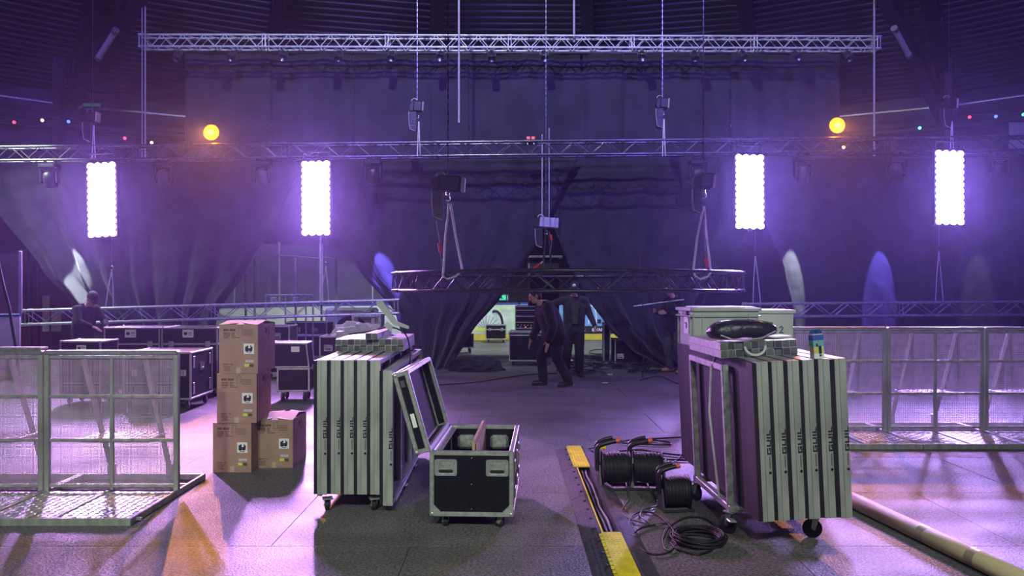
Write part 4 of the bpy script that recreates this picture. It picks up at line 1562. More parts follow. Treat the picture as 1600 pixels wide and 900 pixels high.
# ------------------------------------------------------------------ open flight case
w, d, h, zc = .575, 1.03, .445, .095
t = thing('open_flight_case', 'open black flight case on wheels in the middle of the floor', 'case', (gx(742, 5.3), 5.3 + d / 2, 0), R(-2.6))
th = .012
MB().lim((-w / 2 + .006, -d / 2 + .006, zc + .006), (w / 2 - .006, -d / 2 + .006 + th, zc + h - .006)).obj('front_wall', M['case'], t)
MB().lim((-w / 2 + .006, d / 2 - .006 - th, zc + .006), (w / 2 - .006, d / 2 - .006, zc + h - .006)).obj('back_wall', M['case'], t)
MB().lim((-w / 2 + .006, -d / 2 + .02, zc + .006), (-w / 2 + .006 + th, d / 2 - .02, zc + h - .006)).obj('side_wall', M['case'], t)
MB().lim((w / 2 - .006 - th, -d / 2 + .02, zc + .006), (w / 2 - .006, d / 2 - .02, zc + h - .006)).obj('side_wall', M['case'], t)
MB().lim((-w / 2 + .01, -d / 2 + .01, zc + .006), (w / 2 - .01, d / 2 - .01, zc + .02)).obj('floor_panel', M['case_in'], t)
box_edges(t, w, d, zc, zc + h, .032, corners=False)
for x in (-w / 2 + .014, w / 2 - .014):
    for y in (-d / 2 + .014, d / 2 - .014):
        O('corner', corner_mesh, t, (x, y, zc + .014))
for s_ in (-1, 1):
    MB().prism([(s_ * (w / 2 - .002), zc + .005), (s_ * (w / 2 - .075), zc + .005), (s_ * (w / 2 - .07), zc + .035), (s_ * (w / 2 - .03), zc + .075), (s_ * (w / 2 - .002), zc + .08)], 'y', -d / 2 - .006, -d / 2).obj('corner_plate', M['alu'], t)
for x in (-.178, .178):
    dish_handle(t, (x, -d / 2, zc + .335), (0, 0, 0), .155, .115)
    MB().cbox((x * .75, d / 2 - .055, zc + .32), (.15, .07, .11), .02).obj('handle_back', M['steel'], t)
for y in (-.30, .05, .35):
    latch(t, (w / 2, y, zc + .30), (0, 0, R(90)))
    MB().cbox((w / 2 + .006, y, zc + .12), (.012, .10, .07), .008).obj('hinge_cup', M['alu'], t)
for x, z in ((0, .40), (0, .22), (0, .05)):
    MB().sphere((x, -d / 2 + .004, zc + z), .006, 8, 6).obj('rivet', M['chrome'], t)
for x in (-w / 2 + .10, w / 2 - .08):
    for y in (-d / 2 + .07, d / 2 - .09):
        caster(t, x, y, .094, R(60 if x > 0 else 20))
MB().lim((-.010, -.36, zc + .02), (.008, .48, zc + .49)).obj('divider', M['wood'], t)
MB().lim((.012, -.30, zc + .02), (.022, .46, zc + .455)).obj('divider', M['wood'], t)
MB().lim((-w / 2 + .02, -d / 2 + .03, zc + h - .02), (-w / 2 + .07, d / 2 - .03, zc + h - .012)).obj('hinge_strip', M['alu'], t)
# lid, hinged on the left long side
lt = .105
Tl = Matrix.Translation((-w / 2, 0, zc + h + .004)) @ Matrix.Rotation(R(-106), 4, 'Y')
lid = O('lid', None, t, M=Tl)
lid_mb = MB().lim((.006, -d / 2 + .006, lt - .016), (w - .006, d / 2 - .006, lt - .006))
lid.name = 'lid'
bpy.data.objects.remove(lid)
lid = O('lid', lid_mb.mesh('lid', M['case_in']), t, M=Tl)
sd = MB()
for a, b in (((.006, -d / 2 + .006, .006), (w - .006, -d / 2 + .016, lt - .01)), ((.006, d / 2 - .016, .006), (w - .006, d / 2 - .006, lt - .01)),
             ((w - .016, -d / 2 + .01, .006), (w - .006, d / 2 - .01, lt - .01)), ((.006, -d / 2 + .01, .006), (.016, d / 2 - .01, lt - .01))):
    MB().lim(a, b).obj('lid_side', M['case'], lid)
e = .032
for zz in (e / 2 - .004, lt - e / 2 + .004):
    for y in (-d / 2 + .010, d / 2 - .010):
        MB().cbox((w / 2, y, zz), (w, e, e), .004).obj('edge', M['alu'], lid)
    for x in (.010, w - .010):
        MB().cbox((x, 0, zz), (e, d, e), .004).obj('edge', M['alu'], lid)
for x in (.012, w - .012):
    for y in (-d / 2 + .012, d / 2 - .012):
        O('corner', corner_mesh, lid, (x, y, lt - .012))
        MB().cbox((x, y, lt / 2), (e, e, lt), .004).obj('edge', M['alu'], lid)
MB().cbox((w * .40, -d / 2 - .003, lt / 2), (.10, .006, .03), .003).obj('name_plate', M['paper'], lid)
MB().cbox((w * .86, -d / 2 - .006, lt / 2), (.05, .012, .03), .004).obj('catch', M['chrome'], lid)

# ------------------------------------------------------------------ cable reels
def reel(label, loc, rz, s_=1.0):
    t = thing('cable_reel', label, 'cable reel', loc, rz, 'black cable reels beside the cable ramp')
    t.scale = (s_, s_, s_)
    W_, rf, rw, zc_ = .235, .150, .128, .185
    X = Matrix.Translation((0, 0, zc_)) @ Matrix.Rotation(R(90), 4, 'Y')
    prof = []
    n = 20
    for i in range(n):
        x = -W_ / 2 + W_ * (i + .5) / n
        rr = rw + .006 * math.sin(i * 2.1) + (.008 if 4 < i < 16 else 0)
        prof += [(rr - .005, x - W_ / n * .48), (rr + .003, x - W_ / n * .2), (rr + .003, x + W_ / n * .2), (rr - .005, x + W_ / n * .48)]
    tag(MB().lathe(prof, 28, X).obj('wound_cable', M['cable'], t), kind='stuff')
    for s2 in (-1, 1):
        fm = MB().lathe([(.035, s2 * (W_ / 2 + .002)), (rf, s2 * (W_ / 2 + .002)), (rf + .004, s2 * (W_ / 2 + .007)), (rf, s2 * (W_ / 2 + .012)), (.035, s2 * (W_ / 2 + .016))], 28, X)
        fm.obj('flange', M['black'], t)
    # frame: two side plates on a foot, bent tube handle with orange grip
    xs = W_ / 2 + .028
    for s2 in (-1, 1):
        MB().prism([(-.11, 0), (.11, 0), (.03, zc_ + .03), (-.03, zc_ + .03)], 'x', s2 * xs - .008, s2 * xs + .008).obj('side_frame', M['black'], t)
    MB().cbox((0, -.11, .012), (2 * xs + .03, .03, .022), .006).obj('foot_bar', M['rubber'], t)
    MB().cbox((0, .11, .012), (2 * xs + .03, .03, .022), .006).obj('foot_bar', M['rubber'], t)
    hp = [(-xs - .014, 0, .16), (-xs - .018, 0, .30), (-xs - .012, 0, .37), (-xs + .05, -.01, .405), (-xs + .15, -.02, .43)]
    hd = MB().path(catmull(hp, 6), .023, 8).obj('handle', M['black'], t)
    MB().tube((-xs + .15, -.02, .43), (-xs + .185, -.023, .438), .026, n=10).obj('grip_end', M['orange'], hd)
    MB().path(catmull([(-xs - .014, .06, .16), (-xs - .018, .06, .31), (-xs - .012, .06, .39), (-xs + .05, .05, .43), (-xs + .13, .04, .45)], 6), .018, 8).obj('handle', M['black'], t)
    MB().tube((xs + .01, .02, zc_), (xs + .05, .02, zc_), .014, n=8).obj('crank', M['black'], t)
    MB().cbox((xs + .014, -.02, zc_ + .06), (.010, .03, .05), .003).obj('label', M['paper'], t)
    return t


reel('cable reel at left of the three, nearest the yellow plug', (gx(961, 6.42), 6.42, 0), R(4), .92)
reel('middle of the three cable reels, left of the deck trolley', (gx(1012, 6.42), 6.42, 0), R(-5), .92)
reel('smaller cable reel in front of the other two', (gx(1054, 5.82), 5.80, 0), R(8), .76)

# ------------------------------------------------------------------ loose cables on the floor
def g(px, py, z=.008):
    d = F * (CH - z) / (py - 450)
    return Vector(((px - 800) * d / F, d, z))


def floor_cable(name, label, pts, r=.006, m='cable', z=.008, cat='cable'):
    return strand(name, label, cat, catmull([g(x, y, z + r) if not isinstance(x, Vector) else x for x, y in pts], 7), r, m)


floor_cable('floor_cable', 'grey cable snaking from the left reel towards the coil', [(967, 725), (975, 745), (981, 765), (983, 780), (975, 792), (970, 800), (985, 811), (1010, 818), (1035, 820)], .0065, 'cable_g')
floor_cable('floor_cable', 'grey cable curling from the middle reel to the floor', [(1009, 745), (1014, 763), (1024, 776), (1026, 790), (1006, 795), (1001, 806), (1012, 815), (1030, 822)], .0065, 'cable_g')
floor_cable('floor_cable', 'large black cable loop in front of the reels', [(982, 838), (985, 810), (1004, 799), (1030, 806), (1052, 828), (1058, 846), (1046, 862), (1020, 866), (1000, 856), (986, 840), (1000, 826), (1022, 820), (1044, 818)], .0065)
floor_cable('floor_cable', 'thin black cable ring left of the coil', [(1036, 843), (1048, 822), (1075, 808), (1100, 810), (1122, 824), (1126, 838), (1118, 855), (1090, 866), (1060, 858), (1048, 848)], .0065)
floor_cable('floor_cable', 'grey cable hook beside the cable coil', [(1044, 822), (1036, 840), (1040, 858), (1054, 856), (1058, 843), (1050, 836)], .006, 'cable_g')
for k, yy in enumerate(((687, 683), (703, 712), (716, 719))):
    floor_cable('floor_cable', ['upper black cable running behind the reels to the right stack', 'middle black cable running to the right stack', 'lower black cable running to the right stack'][k],
                [(968, yy[0] + 2), (1000, yy[0]), (1030, (yy[0] + yy[1]) / 2), (1075, yy[1]), (1110, yy[1] + 1)], .010)
floor_cable('floor_cable', 'black cable oval lying behind the reels', [(970, 690), (1000, 686), (1040, 690), (1048, 694), (1030, 695), (985, 693), (972, 692)], .009)
floor_cable('floor_cable', 'grey cable slanting to the right stack behind the small reel', [(1036, 728), (1055, 720), (1070, 705), (1085, 694)], .007, 'cable_g')
# coil
C = g(1092, 846)
rnd = random.Random(4)
pts = []
for k in range(15 * 26):
    a = 2 * math.pi * k / 26
    turn = k / 26
    rr = .150 + .016 * math.sin(turn * 2.3) + .012 * math.sin(turn * 5.1)
    pts.append(C + Vector((rr * math.cos(a) + .010 * math.sin(turn * 1.7), rr * math.sin(a) * 1.05 + .012 * math.cos(turn * 1.3), .004 + .0035 * turn + .006 * math.sin(turn * 3.7 + a))))
strand('cable_coil', 'coil of black cable lying on the floor before the right trolley', 'cable', pts, .0062, 'cable', 5)
# thin cable across the floor in the middle distance
floor_cable('floor_cable', 'thin black cable crossing the floor towards the doorway', [(600, 606), (690, 601), (745, 597), (790, 590), (830, 585), (870, 583)], .010)
floor_cable('floor_cable', 'thin cable on the floor left of the right stack at the back', [(1000, 594), (1030, 588), (1062, 600), (1100, 606)], .009)

# ------------------------------------------------------------------ cable ramp in sections
RA, RB = Vector((.665, 4.05, 0)), Vector((.640, 8.0, 0))
ax = (RB - RA).normalized()
SL = .93
hole = MB().cbox((0, 0, 0), (.010, .034, .002), .0008).mesh('slot', M['ink'])
stud = MB().cbox((0, 0, 0), (.018, .008, .003), .001).mesh('lid_stud', M['yellow'])


def ramp(label, y, lid):
    t = thing('cable_ramp', label, 'cable ramp', RA + ax * y, math.atan2(-ax.x, ax.y), 'sections of cable ramp')
    L = SL - .008
    MB().prism([(-.19, 0), (-.055, 0), (-.055, .046), (-.085, .046), (-.19, .006)], 'y', 0, L).obj('ramp_side', M['rampgrey'], t)
    MB().prism([(.055, 0), (.19, 0), (.19, .006), (.085, .046), (.055, .046)], 'y', 0, L).obj('ramp_side', M['rampgrey'], t)
    MB().lim((-.055, 0, 0), (.055, L, .010)).obj('channel', M['rubber'], t)
    hm = MB()
    for i in range(3):
        for j in range(22):
            x = -.178 + i * .030
            hm.cbox((0, 0, 0), (.012, .020, .0015), .0004, Matrix.Translation((x + .002 * (j % 2), .03 + j * .040, .0108 + i * .0116)) @ Matrix.Rotation(R(-20.8), 4, 'Y'))
    tag(hm.obj('grip_pattern', M['ink'], t), kind='stuff')
    for j in range(4):
        MB().lim((-.108, .10 + j * .22, .040), (-.088, .135 + j * .22, .047)).obj('drain_slot', M['ink'], t)
    if lid:
        l = MB().lim((-.068, .004, .044), (.062, L - .004, .054))
        for j in range(14):
            l.lim((-.088, .01 + j * .065, .044), (-.066, .042 + j * .065, .054))
        lo = l.obj('lid', M['yellow'], t)
        sm = MB()
        for i in range(4):
            for j in range(24):
                sm.cbox((-.045 + i * .028 + .006 * (j % 2), .03 + j * .037, .0545), (.016, .008, .003), .001)
        tag(sm.obj('lid_studs', M['yellow'], lo), kind='stuff')
    else:
        MB().lim((-.062, .004, .040), (-.052, L - .004, .049)).obj('hinge_strip', M['yellow'], t)
        MB().path([(-.02, -.02, .018), (-.012, L * .3, .02), (-.026, L * .7, .019), (-.015, L + .01, .02)], .009, 6).obj('cable_in_channel', M['cable'], t)
        MB().path([(.015, -.02, .018), (.022, L * .4, .02), (.008, L * .8, .019), (.02, L + .01, .02)], .009, 6).obj('cable_in_channel', M['cable_g'], t)


ramp('nearest cable ramp section, closed with a yellow lid', .12, True)
ramp('open cable ramp section, the nearer of the two without lids', .12 + SL, False)
ramp('open cable ramp section, the farther of the two without lids', .12 + 2 * SL, False)
ramp('farthest cable ramp section, closed with a yellow lid', .12 + 3 * SL, True)
P = g(937, 704)
t = thing('yellow_plug', 'yellow plug with a black lead behind the left cable reel', 'plug', P)
MB().tube((-.05, 0, .03), (.03, .01, .035), .026, .022, 10).obj('plug_body', M['yellow'], t)
MB().tube((.03, .01, .035), (.06, .012, .036), .030, n=10).obj('collar', M['yellow'], t)
MB().path(catmull([(-.05, 0, .03), (-.12, .03, .012), (-.22, .06, .008), (-.30, .03, .05)], 6), .006, 6).obj('lead', M['cable'], t)

# ------------------------------------------------------------------ cardboard tube
A, B = Vector((2.545, 6.15, .058)), Vector((2.93, 3.4, .058))
d = B - A
t = thing('cardboard_tube', 'long brown cardboard tube lying on the floor at lower right', 'tube', A)
T = d.to_track_quat('Z', 'Y').to_matrix().to_4x4()
mb = MB().lathe([(.050, 0), (.057, 0), (.057, d.length), (.050, d.length)], 24, T)
mb.obj('tube_wall', M['tube_c'], t)
for k in (.40, .56):
    MB().lathe([(.0578, d.length * k), (.0578, d.length * k + .07)], 24, T).obj('tape_band', M['tape'], t)

# ------------------------------------------------------------------ flight cases at the left
flight_case('black flight case with white label, left of the labelled pair', .86, .60, .95, (gx(206, 11.8), 12.1, 0), 0, .11, .70, paper=(-.02, .86, .17, .12), latches=((-.28, .70), (.28, .70)))
flight_case('black flight case with white label, right of the labelled pair', .86, .60, .95, (gx(296, 11.8), 12.1, 0), 0, .11, .70, paper=(-.02, .86, .17, .12), latches=((-.28, .70), (.28, .70)))
flight_case('low black flight case with label at the far left, before the bending person', .60, .45, .80, (gx(128, 11.0), 11.2, 0), R(-3), .11, None, paper=(.02, .70, .14, .09))
flight_case('closed black flight case with hinge plates left of the cardboard boxes', .92, .78, .64, (-4.83, 10.82, 0), R(1), .155, None, latches=((.36, .36), (-.3, .36)),
            side_handles=((0, .42),), strips=((-.29, .50), (.29, .50), (-.29, .14), (.29, .14)), handles=((.22, .48),))
# case with its hood shifted, centre left
t = thing('flight_case', 'black wheeled flight case with tilted hood right of the cardboard boxes', 'case', (gx(457, 11.3), 11.5, 0), R(4))
w, d, z0, zs = .47, .42, .15, .49
MB().cbox((0, 0, (z0 + zs) / 2), (w - .012, d - .012, zs - z0), .004).obj('body', M['case'], t)
box_edges(t, w, d, z0, zs)
hood = MB().prism([(-w / 2 - .04, zs + .02), (w / 2 - .01, zs + .02), (w / 2 - .05, zs + .36), (-w / 2 - .10, zs + .37)], 'y', -d / 2, d / 2).obj('hood', M['case'], t)
for y in (-d / 2, d / 2):
    q = [(-w / 2 - .04, zs + .02), (w / 2 - .01, zs + .02), (w / 2 - .05, zs + .36), (-w / 2 - .10, zs + .37)]
    for a, b in zip(q, q[1:] + q[:1]):
        MB().tube((a[0], y, a[1]), (b[0], y, b[1]), .014, n=6).obj('edge', M['alu'], hood)
for x, z in ((-w / 2 - .10, zs + .37), (w / 2 - .05, zs + .36)):
    MB().tube((x, -d / 2, z), (x, d / 2, z), .014, n=6).obj('edge', M['alu'], hood)
MB().box((.03, -d / 2 - .004, zs + .28), (.12, .004, .08)).obj('paper_label', M['paper'], hood)
latch(t, (w / 2, 0, zs), (0, 0, R(90)))
for x in (-.16, .16):
    for y in (-.14, .14):
        caster(t, x, y, .148, R(30))
# cases and racks standing further back, left of centre
flight_case('black flight case with one handle, topped by clear film', .62, .50, .74, (gx(529, 12.9), 13.1, 0), 0, .12, .40, handles=((-.16, .55),))
flight_case('dark flight case standing behind the tilted hood case', .55, .5, .86, (gx(430, 14.0), 14.2, 0), 0, .12, .5, handles=((.05, .68),))
flight_case('dark flight case low behind the leg bundle', .50, .5, .62, (gx(600, 14.2), 14.4, 0), 0, .12, None, handles=((.0, .45),))
flight_case('wide dark flight case behind the truss end at centre left', .95, .6, .78, (gx(480, 17.4), 17.6, 0), 0, .12, .5, handles=((-.2, .6), (.2, .6)))


def film(label, loc, sx, sy, sz, seed, m='wrap'):
    mb = MB()
    n, k = 26, 10
    vv = []
    for j in range(k + 1):
        for i in range(n):
            a = 2 * math.pi * i / n
            t_ = j / k
            rr = math.cos(t_ * math.pi / 2) ** .6
            nn = noise.noise((math.cos(a) * 2.2 + seed, math.sin(a) * 2.2, t_ * 3))
            n2 = noise.noise((math.cos(a) * 7 + seed, math.sin(a) * 7, t_ * 9))
            q = 1 + .35 * nn + .14 * n2
            vv.append((sx * rr * math.cos(a) * q, sy * rr * math.sin(a) * q, max(.003, sz * math.sin(t_ * math.pi / 2) * (1 + .35 * nn + .2 * n2))))
    ff = [(j * n + i, j * n + (i + 1) % n, (j + 1) * n + (i + 1) % n, (j + 1) * n + i) for j in range(k) for i in range(n)]
    mb.add(vv, ff)
    o = mb.obj('plastic_film' if m == 'wrap' else 'cloth_heap', M[m], None, loc)
    return o


tag(film('', (gx(553, 12.9), 13.05, .862), .42, .24, .20, 2.3), 'crumpled clear plastic film on a flight case left of the leg bundle', 'film')
tag(film('', (gx(742, 15.6), 15.5, 0), .52, .30, .24, 9.1, 'drape'), 'heap of black cloth on the floor left of the doorway', 'cloth')
# pale machine with a dark wheel arch, frame rack
t = thing('white_machine', 'white machine with a dark round arch behind the low truss', 'machine', (gx(545, 18.0), 18.4, 0))
MB().cbox((0, 0, .62), (1.15, .7, 1.15), .05).obj('housing', M['board_w'], t)
MB().tube((.05, -.37, .62), (.05, -.34, .62), .40, n=28).obj('arch', M['rubber'], t)
MB().cbox((.42, -.37, 1.02), (.22, .04, .22), .02).obj('panel', M['steel'], t)
MB().cbox((0, 0, .06), (1.1, .68, .12), .02).obj('skid', M['black'], t)
t = thing('shelf_rack', 'grey square metal frame right of the clear film', 'rack', (gx(574, 14.9), 15.0, 0))
for x in (-.26, .26):
    MB().cbox((x, 0, .58), (.05, .4, 1.16), .008).obj('upright', M['steel'], t)
for z in (1.13, .86, .72, .4):
    MB().cbox((0, 0, z), (.52, .4, .05), .008).obj('shelf', M['steel'], t)
MB().cbox((.12, -.1, 1.0), (.08, .1, .2), .01).obj('bracket', M['alu'], t)
t = thing('pipe_rack', 'thin pipe rack standing behind the low truss at centre left', 'rack', (gx(453, 16.9), 16.9, 0))
zt = gz(461, 16.9)
for px in (415, 446, 478, 489):
    x = gx(px, 16.9) - gx(453, 16.9)
    MB().tube((x, 0, 0), (x, 0, zt), .018).obj('upright', M['steel'], t)
MB().tube((gx(415, 16.9) - gx(453, 16.9), 0, zt), (gx(489, 16.9) - gx(453, 16.9), 0, zt), .02).obj('top_pipe', M['steel'], t)
for px in (428, 463):
    x = gx(px, 16.9) - gx(453, 16.9)
    MB().cbox((x, -.02, zt - .12), (.14, .10, .16), .02).obj('clamp', M['steel'], t)
MB().tube((gx(405, 16.9) - gx(453, 16.9), 0, .62), (gx(498, 16.9) - gx(453, 16.9), 0, .62), .02).obj('lower_pipe', M['steel'], t)

t = thing('net_frame', 'thin posts joined by a drooping wire behind the low truss at centre left', 'frame', (gx(455, 17.2), 17.2, 0))
x0_ = gx(455, 17.2)
for px, py in ((384, 413), (398, 402), (462, 402), (525, 404)):
    MB().tube((gx(px, 17.2) - x0_, 0, 0), (gx(px, 17.2) - x0_, 0, gz(py, 17.2)), .026).obj('post', M['plexi_post'], t)
MB().path([(gx(px, 17.2) - x0_, 0, gz(py, 17.2)) for px, py in ((384, 413), (392, 403), (398, 402), (430, 399), (462, 400), (495, 403), (512, 402), (525, 404))], .010, 5).obj('wire', M['sling'], t)

# ------------------------------------------------------------------ rink boards, glass posts
def dasher(label, A, B, advert=None, glass=0, blue=True):
    A, B = Vector((*A, 0)), Vector((*B, 0))
    d = B - A
    L = d.length
    t = thing('rink_board', label, 'rink board', A, math.atan2(d.y, d.x))
    MB().cbox((L / 2, 0, .10), (L - .01, .08, .20), .006).obj('kick_strip', M['board_y'], t)
    MB().cbox((L / 2, .002, .68), (L - .01, .07, .94), .006).obj('panel', M['board_w'], t)
    MB().cbox((L / 2, 0, 1.175), (L, .12, .05), .01).obj('cap_rail', M['board_b'] if blue else M['white'], t)
    n = int(L / 1.2)
    for i in range(glass and n + 1):
        x = L * i / max(1, n)
        MB().cbox((x, 0, 1.2 + glass / 2), (.05, .05, glass), .006).obj('glass_post', M['plexi_post'], t)
        if i < n:
            MB().lim((x + .03, -.006, 1.22), (L * (i + 1) / n - .03, .006, 1.2 + glass * .96)).obj('glass_pane', M['plexi'], t)
    return t


dasher('white rink board with glass posts at the left edge', (-10.9, 13.4), (-8.99, 14.05), glass=1.15)
dasher('white rink board with glass seen through the gap right of the far left curtain', (-8.2, 19.2), (-5.6, 22.4), glass=1.75)
dasher('white rink board with glass seen behind the second light panel', (-5.55, 22.45), (-2.9, 24.0), glass=1.75)
b = dasher('pale green rink board at the left of the central doorway', (-2.85, 24.05), (.19, 24.68), glass=0)
# printed sheets fixed on the board
o = MB().box((2.30, -.040, .70), (1.45, .006, .84)).obj('advert_sheet', M['ad_green'], b)
for k in range(22):
    a = R(8 + 7.4 * k)
    MB().box((.30, 0, 0), (.44, .004, .012), Matrix.Translation((2.05, -.046, .30)) @ Matrix.Rotation(-a, 4, 'Y')).obj('ray', M['ad_black'] if k % 2 else M['board_w'], o)
MB().path([(2.35 + .24 * math.cos(a), -.05, .50 + .44 * math.sin(a)) for a in [R(-10 + 12 * k) for k in range(11)]], .04, 6).obj('arch_print', M['ad_black'], o)
MB().box((1.95, -.046, .36), (.5, .005, .10)).obj('emblem_ground', M['ystick'], o)
t = dasher('rink board with blue advert and lettering seen through the doorway', (.25, 24.7), (5.2, 24.7))
pn = [c for c in t.children if c.name.startswith('panel')][0]


def textmesh(s, size, m, parent, loc, rot, ext=.003, bold=.0):
    cu = bpy.data.curves.new('txt', 'FONT')
    cu.body = s
    cu.size = size
    cu.extrude = ext
    cu.offset = bold
    o = bpy.data.objects.new('txt', cu)
    COL.objects.link(o)
    bpy.context.view_layer.update()
    me = bpy.data.meshes.new_from_object(o.evaluated_get(bpy.context.evaluated_depsgraph_get()))
    bpy.data.objects.remove(o)
    me.materials.clear()
    me.materials.append(m)
    return O('lettering', me, parent, loc, rot)


bx0 = gx(878, 24.7) - .25
MB().box((bx0 + .95, -.040, .70), (3.6, .006, .86)).obj('advert_sheet', M['ad_blue'], t)
MB().box((bx0 + .95, -.044, .33), (3.6, .006, .24)).obj('black_band', M['ad_black'], t)
textmesh('TE', .135, M['white'], t, (gx(907, 24.7) - .25, -.050, .285), (R(90), 0, 0), .002, .004)
textmesh('& VAN', .135, M['white'], t, (gx(924.5, 24.7) - .25, -.050, .285), (R(90), 0, 0), .002, .004)
for px in (906, 918):
    MB().path(catmull([(gx(px, 24.7) - .25, -.048, 1.12), (gx(px + 9, 24.7) - .25, -.048, 1.05), (gx(px + 13, 24.7) - .25, -.048, .85), (gx(px + 14, 24.7) - .25, -.048, .5)], 6), .022, 6).obj('white_stripe', M['white'], t)
MB().box((gx(935, 24.7) - .25, -.046, .60), (.16, .005, .13)).obj('wheel_print', M['ad_black'], t)
lx = gx(800, 24.7) - .25
MB().box((lx + .30, -.040, .70), (.62, .006, .86)).obj('advert_sheet', M['ad_blue'], t)
MB().path(catmull([(lx + .02, -.046, .3), (lx + .03, -.046, .9), (lx + .10, -.046, 1.08), (lx + .5, -.046, 1.1)], 6), .02, 6).obj('white_stripe', M['white'], t)
# tall frame seen over the ring truss through the doorway
P = at(850, 407, 19.0)
t = thing('dark_case_tower', 'dark tower with a pale upright seen over the ring truss in the doorway', 'rack', (P.x, 19.0, 0))
MB().cbox((0, 0, 1.2), (.72, .5, 2.4), .02).obj('casing', M['hallwall'], t)
MB().cbox((-.38, -.22, 1.25), (.05, .05, 2.4), .006).obj('upright', M['plexi_post'], t)
MB().cbox((0, -.1, 2.43), (.86, .6, .06), .01).obj('top_plate', M['steel'], t)
# green exit sign behind the doorway
P = at(787, 465, 23.8)
t = thing('exit_sign', 'glowing green exit sign seen through the doorway', 'sign', P)
MB().cbox((0, 0, 0), (.30, .06, .20), .01).obj('casing', M['hallwall'], t)
f = MB().cbox((-.03, -.035, 0), (.20, .008, .15), .003).obj('face', M['exit'], t)
MB().box((-.07, -.041, .0), (.04, .004, .09)).box((-.03, -.041, -.02), (.05, .004, .02)).obj('running_figure', M['hallwall'], f)
MB().box((.125, -.036, 0), (.012, .006, .15)).obj('edge_strip', M['white'], t)
MB().tube((0, 0, .1), (0, 0, 6.2), .008, n=5).obj('hanger', M['steel'], t)
# cases beyond the doorway
flight_case('small black flight case on wheels by the green board beyond the doorway', .62, .5, .44, (gx(775, 23.6), 23.7, 0), 0, .10, .30, latches=((-.18, .3), (.18, .3)))
flight_case('flat black flight case at the left side of the doorway', .70, .6, .35, (gx(716, 19.5), 19.8, 0), R(8), .16, None)
t = flight_case('black rack case on wheels with mixing gear in the doorway', .78, .60, .62, (gx(825, 16.3), 16.7, 0), R(-3), .11, .55, name='rack_case')
rk = MB().cbox((.03, .08, 1.01), (.56, .42, .56), .01).obj('rack_body', M['case'], t)
for z in (.80, .93, 1.06, 1.19, 1.27):
    MB().cbox((.03, -.14, z), (.58, .02, .014), .003).obj('rack_rail', M['alu'], rk)
for x in (-.26, .32):
    MB().cbox((x, -.14, 1.01), (.02, .03, .58), .004).obj('rack_rail', M['alu'], rk)
for k in range(7):
    MB().tube((-.20 + k * .07, -.15, .87), (-.20 + k * .07, -.18, .87), .012, n=8).obj('knob', M['alu'], rk)
for k in range(4):
    MB().cbox((-.15 + k * .11, -.15, .83), (.03, .01, .02), .002).obj('indicator', M['redled'] if k == 1 else M['alu'], rk)
MB().cbox((0, -.12, .745), (.74, .30, .03), .005).obj('drawer', M['alu'], t)
flight_case('tall narrow black case standing on end at the right of the doorway', .15, .5, .86, (gx(950, 16.6), 16.9, 0), R(-4), .04, None)
t = flight_case('black trunk with pale handle under the curtain right of the doorway', .62, .45, .52, (gx(982, 16.5), 16.68, 0), R(2), .05, None, handles=((-.19, .16),))
# heap of tangled cable, and leads trailing from it
mb = MB()
rnd = random.Random(12)
for k in range(46):
    px, py = rnd.uniform(882, 1010), rnd.uniform(563, 583)
    c = g(px, py, .01)
    r0 = rnd.uniform(.10, .34)
    a0 = rnd.uniform(0, 6.28)
    zz = rnd.uniform(.0, .14) * (1 - abs(px - 930) / 110)
    P = [c + Vector((r0 * math.cos(a0 + q * .45) * (1 + .2 * math.sin(q)), r0 * .7 * math.sin(a0 + q * .45), max(0, zz) + .02 * math.sin(q * 1.3 + k) + .02)) for q in range(rnd.randint(8, 15))]
    mb.path(P, .011, 5)
tag(mb.obj('cable_tangle', M['cable']), 'tangled heap of black cables on the floor in the doorway', 'cables', kind='stuff')
floor_cable('floor_cable', 'black cable hoop standing out behind the tangle in the doorway', [(922, 548), (935, 546), (950, 548), (948, 552), (930, 553), (920, 550)], .012)
P = at(894, 552, 16.4)
tag(MB().prism([(-.16, 0), (.16, 0), (.05, .16), (.0, .17)], 'y', -.01, .01).obj('paper_sheet', M['paper'], None, (P.x, 16.9, .002), (R(-62), 0, 0)), 'white sheet of paper on the floor between the tangled cables', 'paper')
for px, py, lab in ((953, 585, 'left'), (945, 598, 'near'),):
    q = g(px, py)
    tag(MB().cbox((0, 0, .006), (.10, .05, .010), .003).obj('paper_scrap', M['paper'], None, (q.x, q.y, 0), (0, 0, .4)), 'small white scrap on the floor near the doorway, the %s one' % ('farther' if lab == 'left' else 'nearer'), 'scrap')

# ------------------------------------------------------------------ maroon wall with doors at the far left
wl = MB().lim((-15.5, 18.6, 0), (-8.2, 18.8, 4.2)).obj('wall_left', M['maroon'])
tag(wl, kind='structure')
dr = MB().lim((gx(64, 18.5), 18.52, 0), (gx(112, 18.5), 18.60, 2.3)).obj('door_1', M['maroon_d'])
tag(dr, kind='structure')
for (xa, xb, ya, yb) in ((66, 77, 462, 518), (80, 95, 486, 518)):
    MB().lim((gx(xa, 18.5), 18.50, gz(yb, 18.5)), (gx(xb, 18.5), 18.53, gz(ya, 18.5))).obj('door_panel', M['notice'], dr)
for x in (46, 58, 112):
    tag(MB().cbox((gx(x, 18.5), 18.5, 1.5), (.07, .12, 3.0), .01).obj('trim_%d' % (70 + x), M['maroon_d']), kind='structure')
strand('hanging_cable', 'black cable hanging in front of the left rink board', 'cable', catmull([at(-14, 350, 9.5), at(2, 432, 9.5), at(14, 480, 9.5), at(20, 515, 9.5), at(26, 552, 9.5), at(30, 600, 9.5)], 6), .018, 'cable')

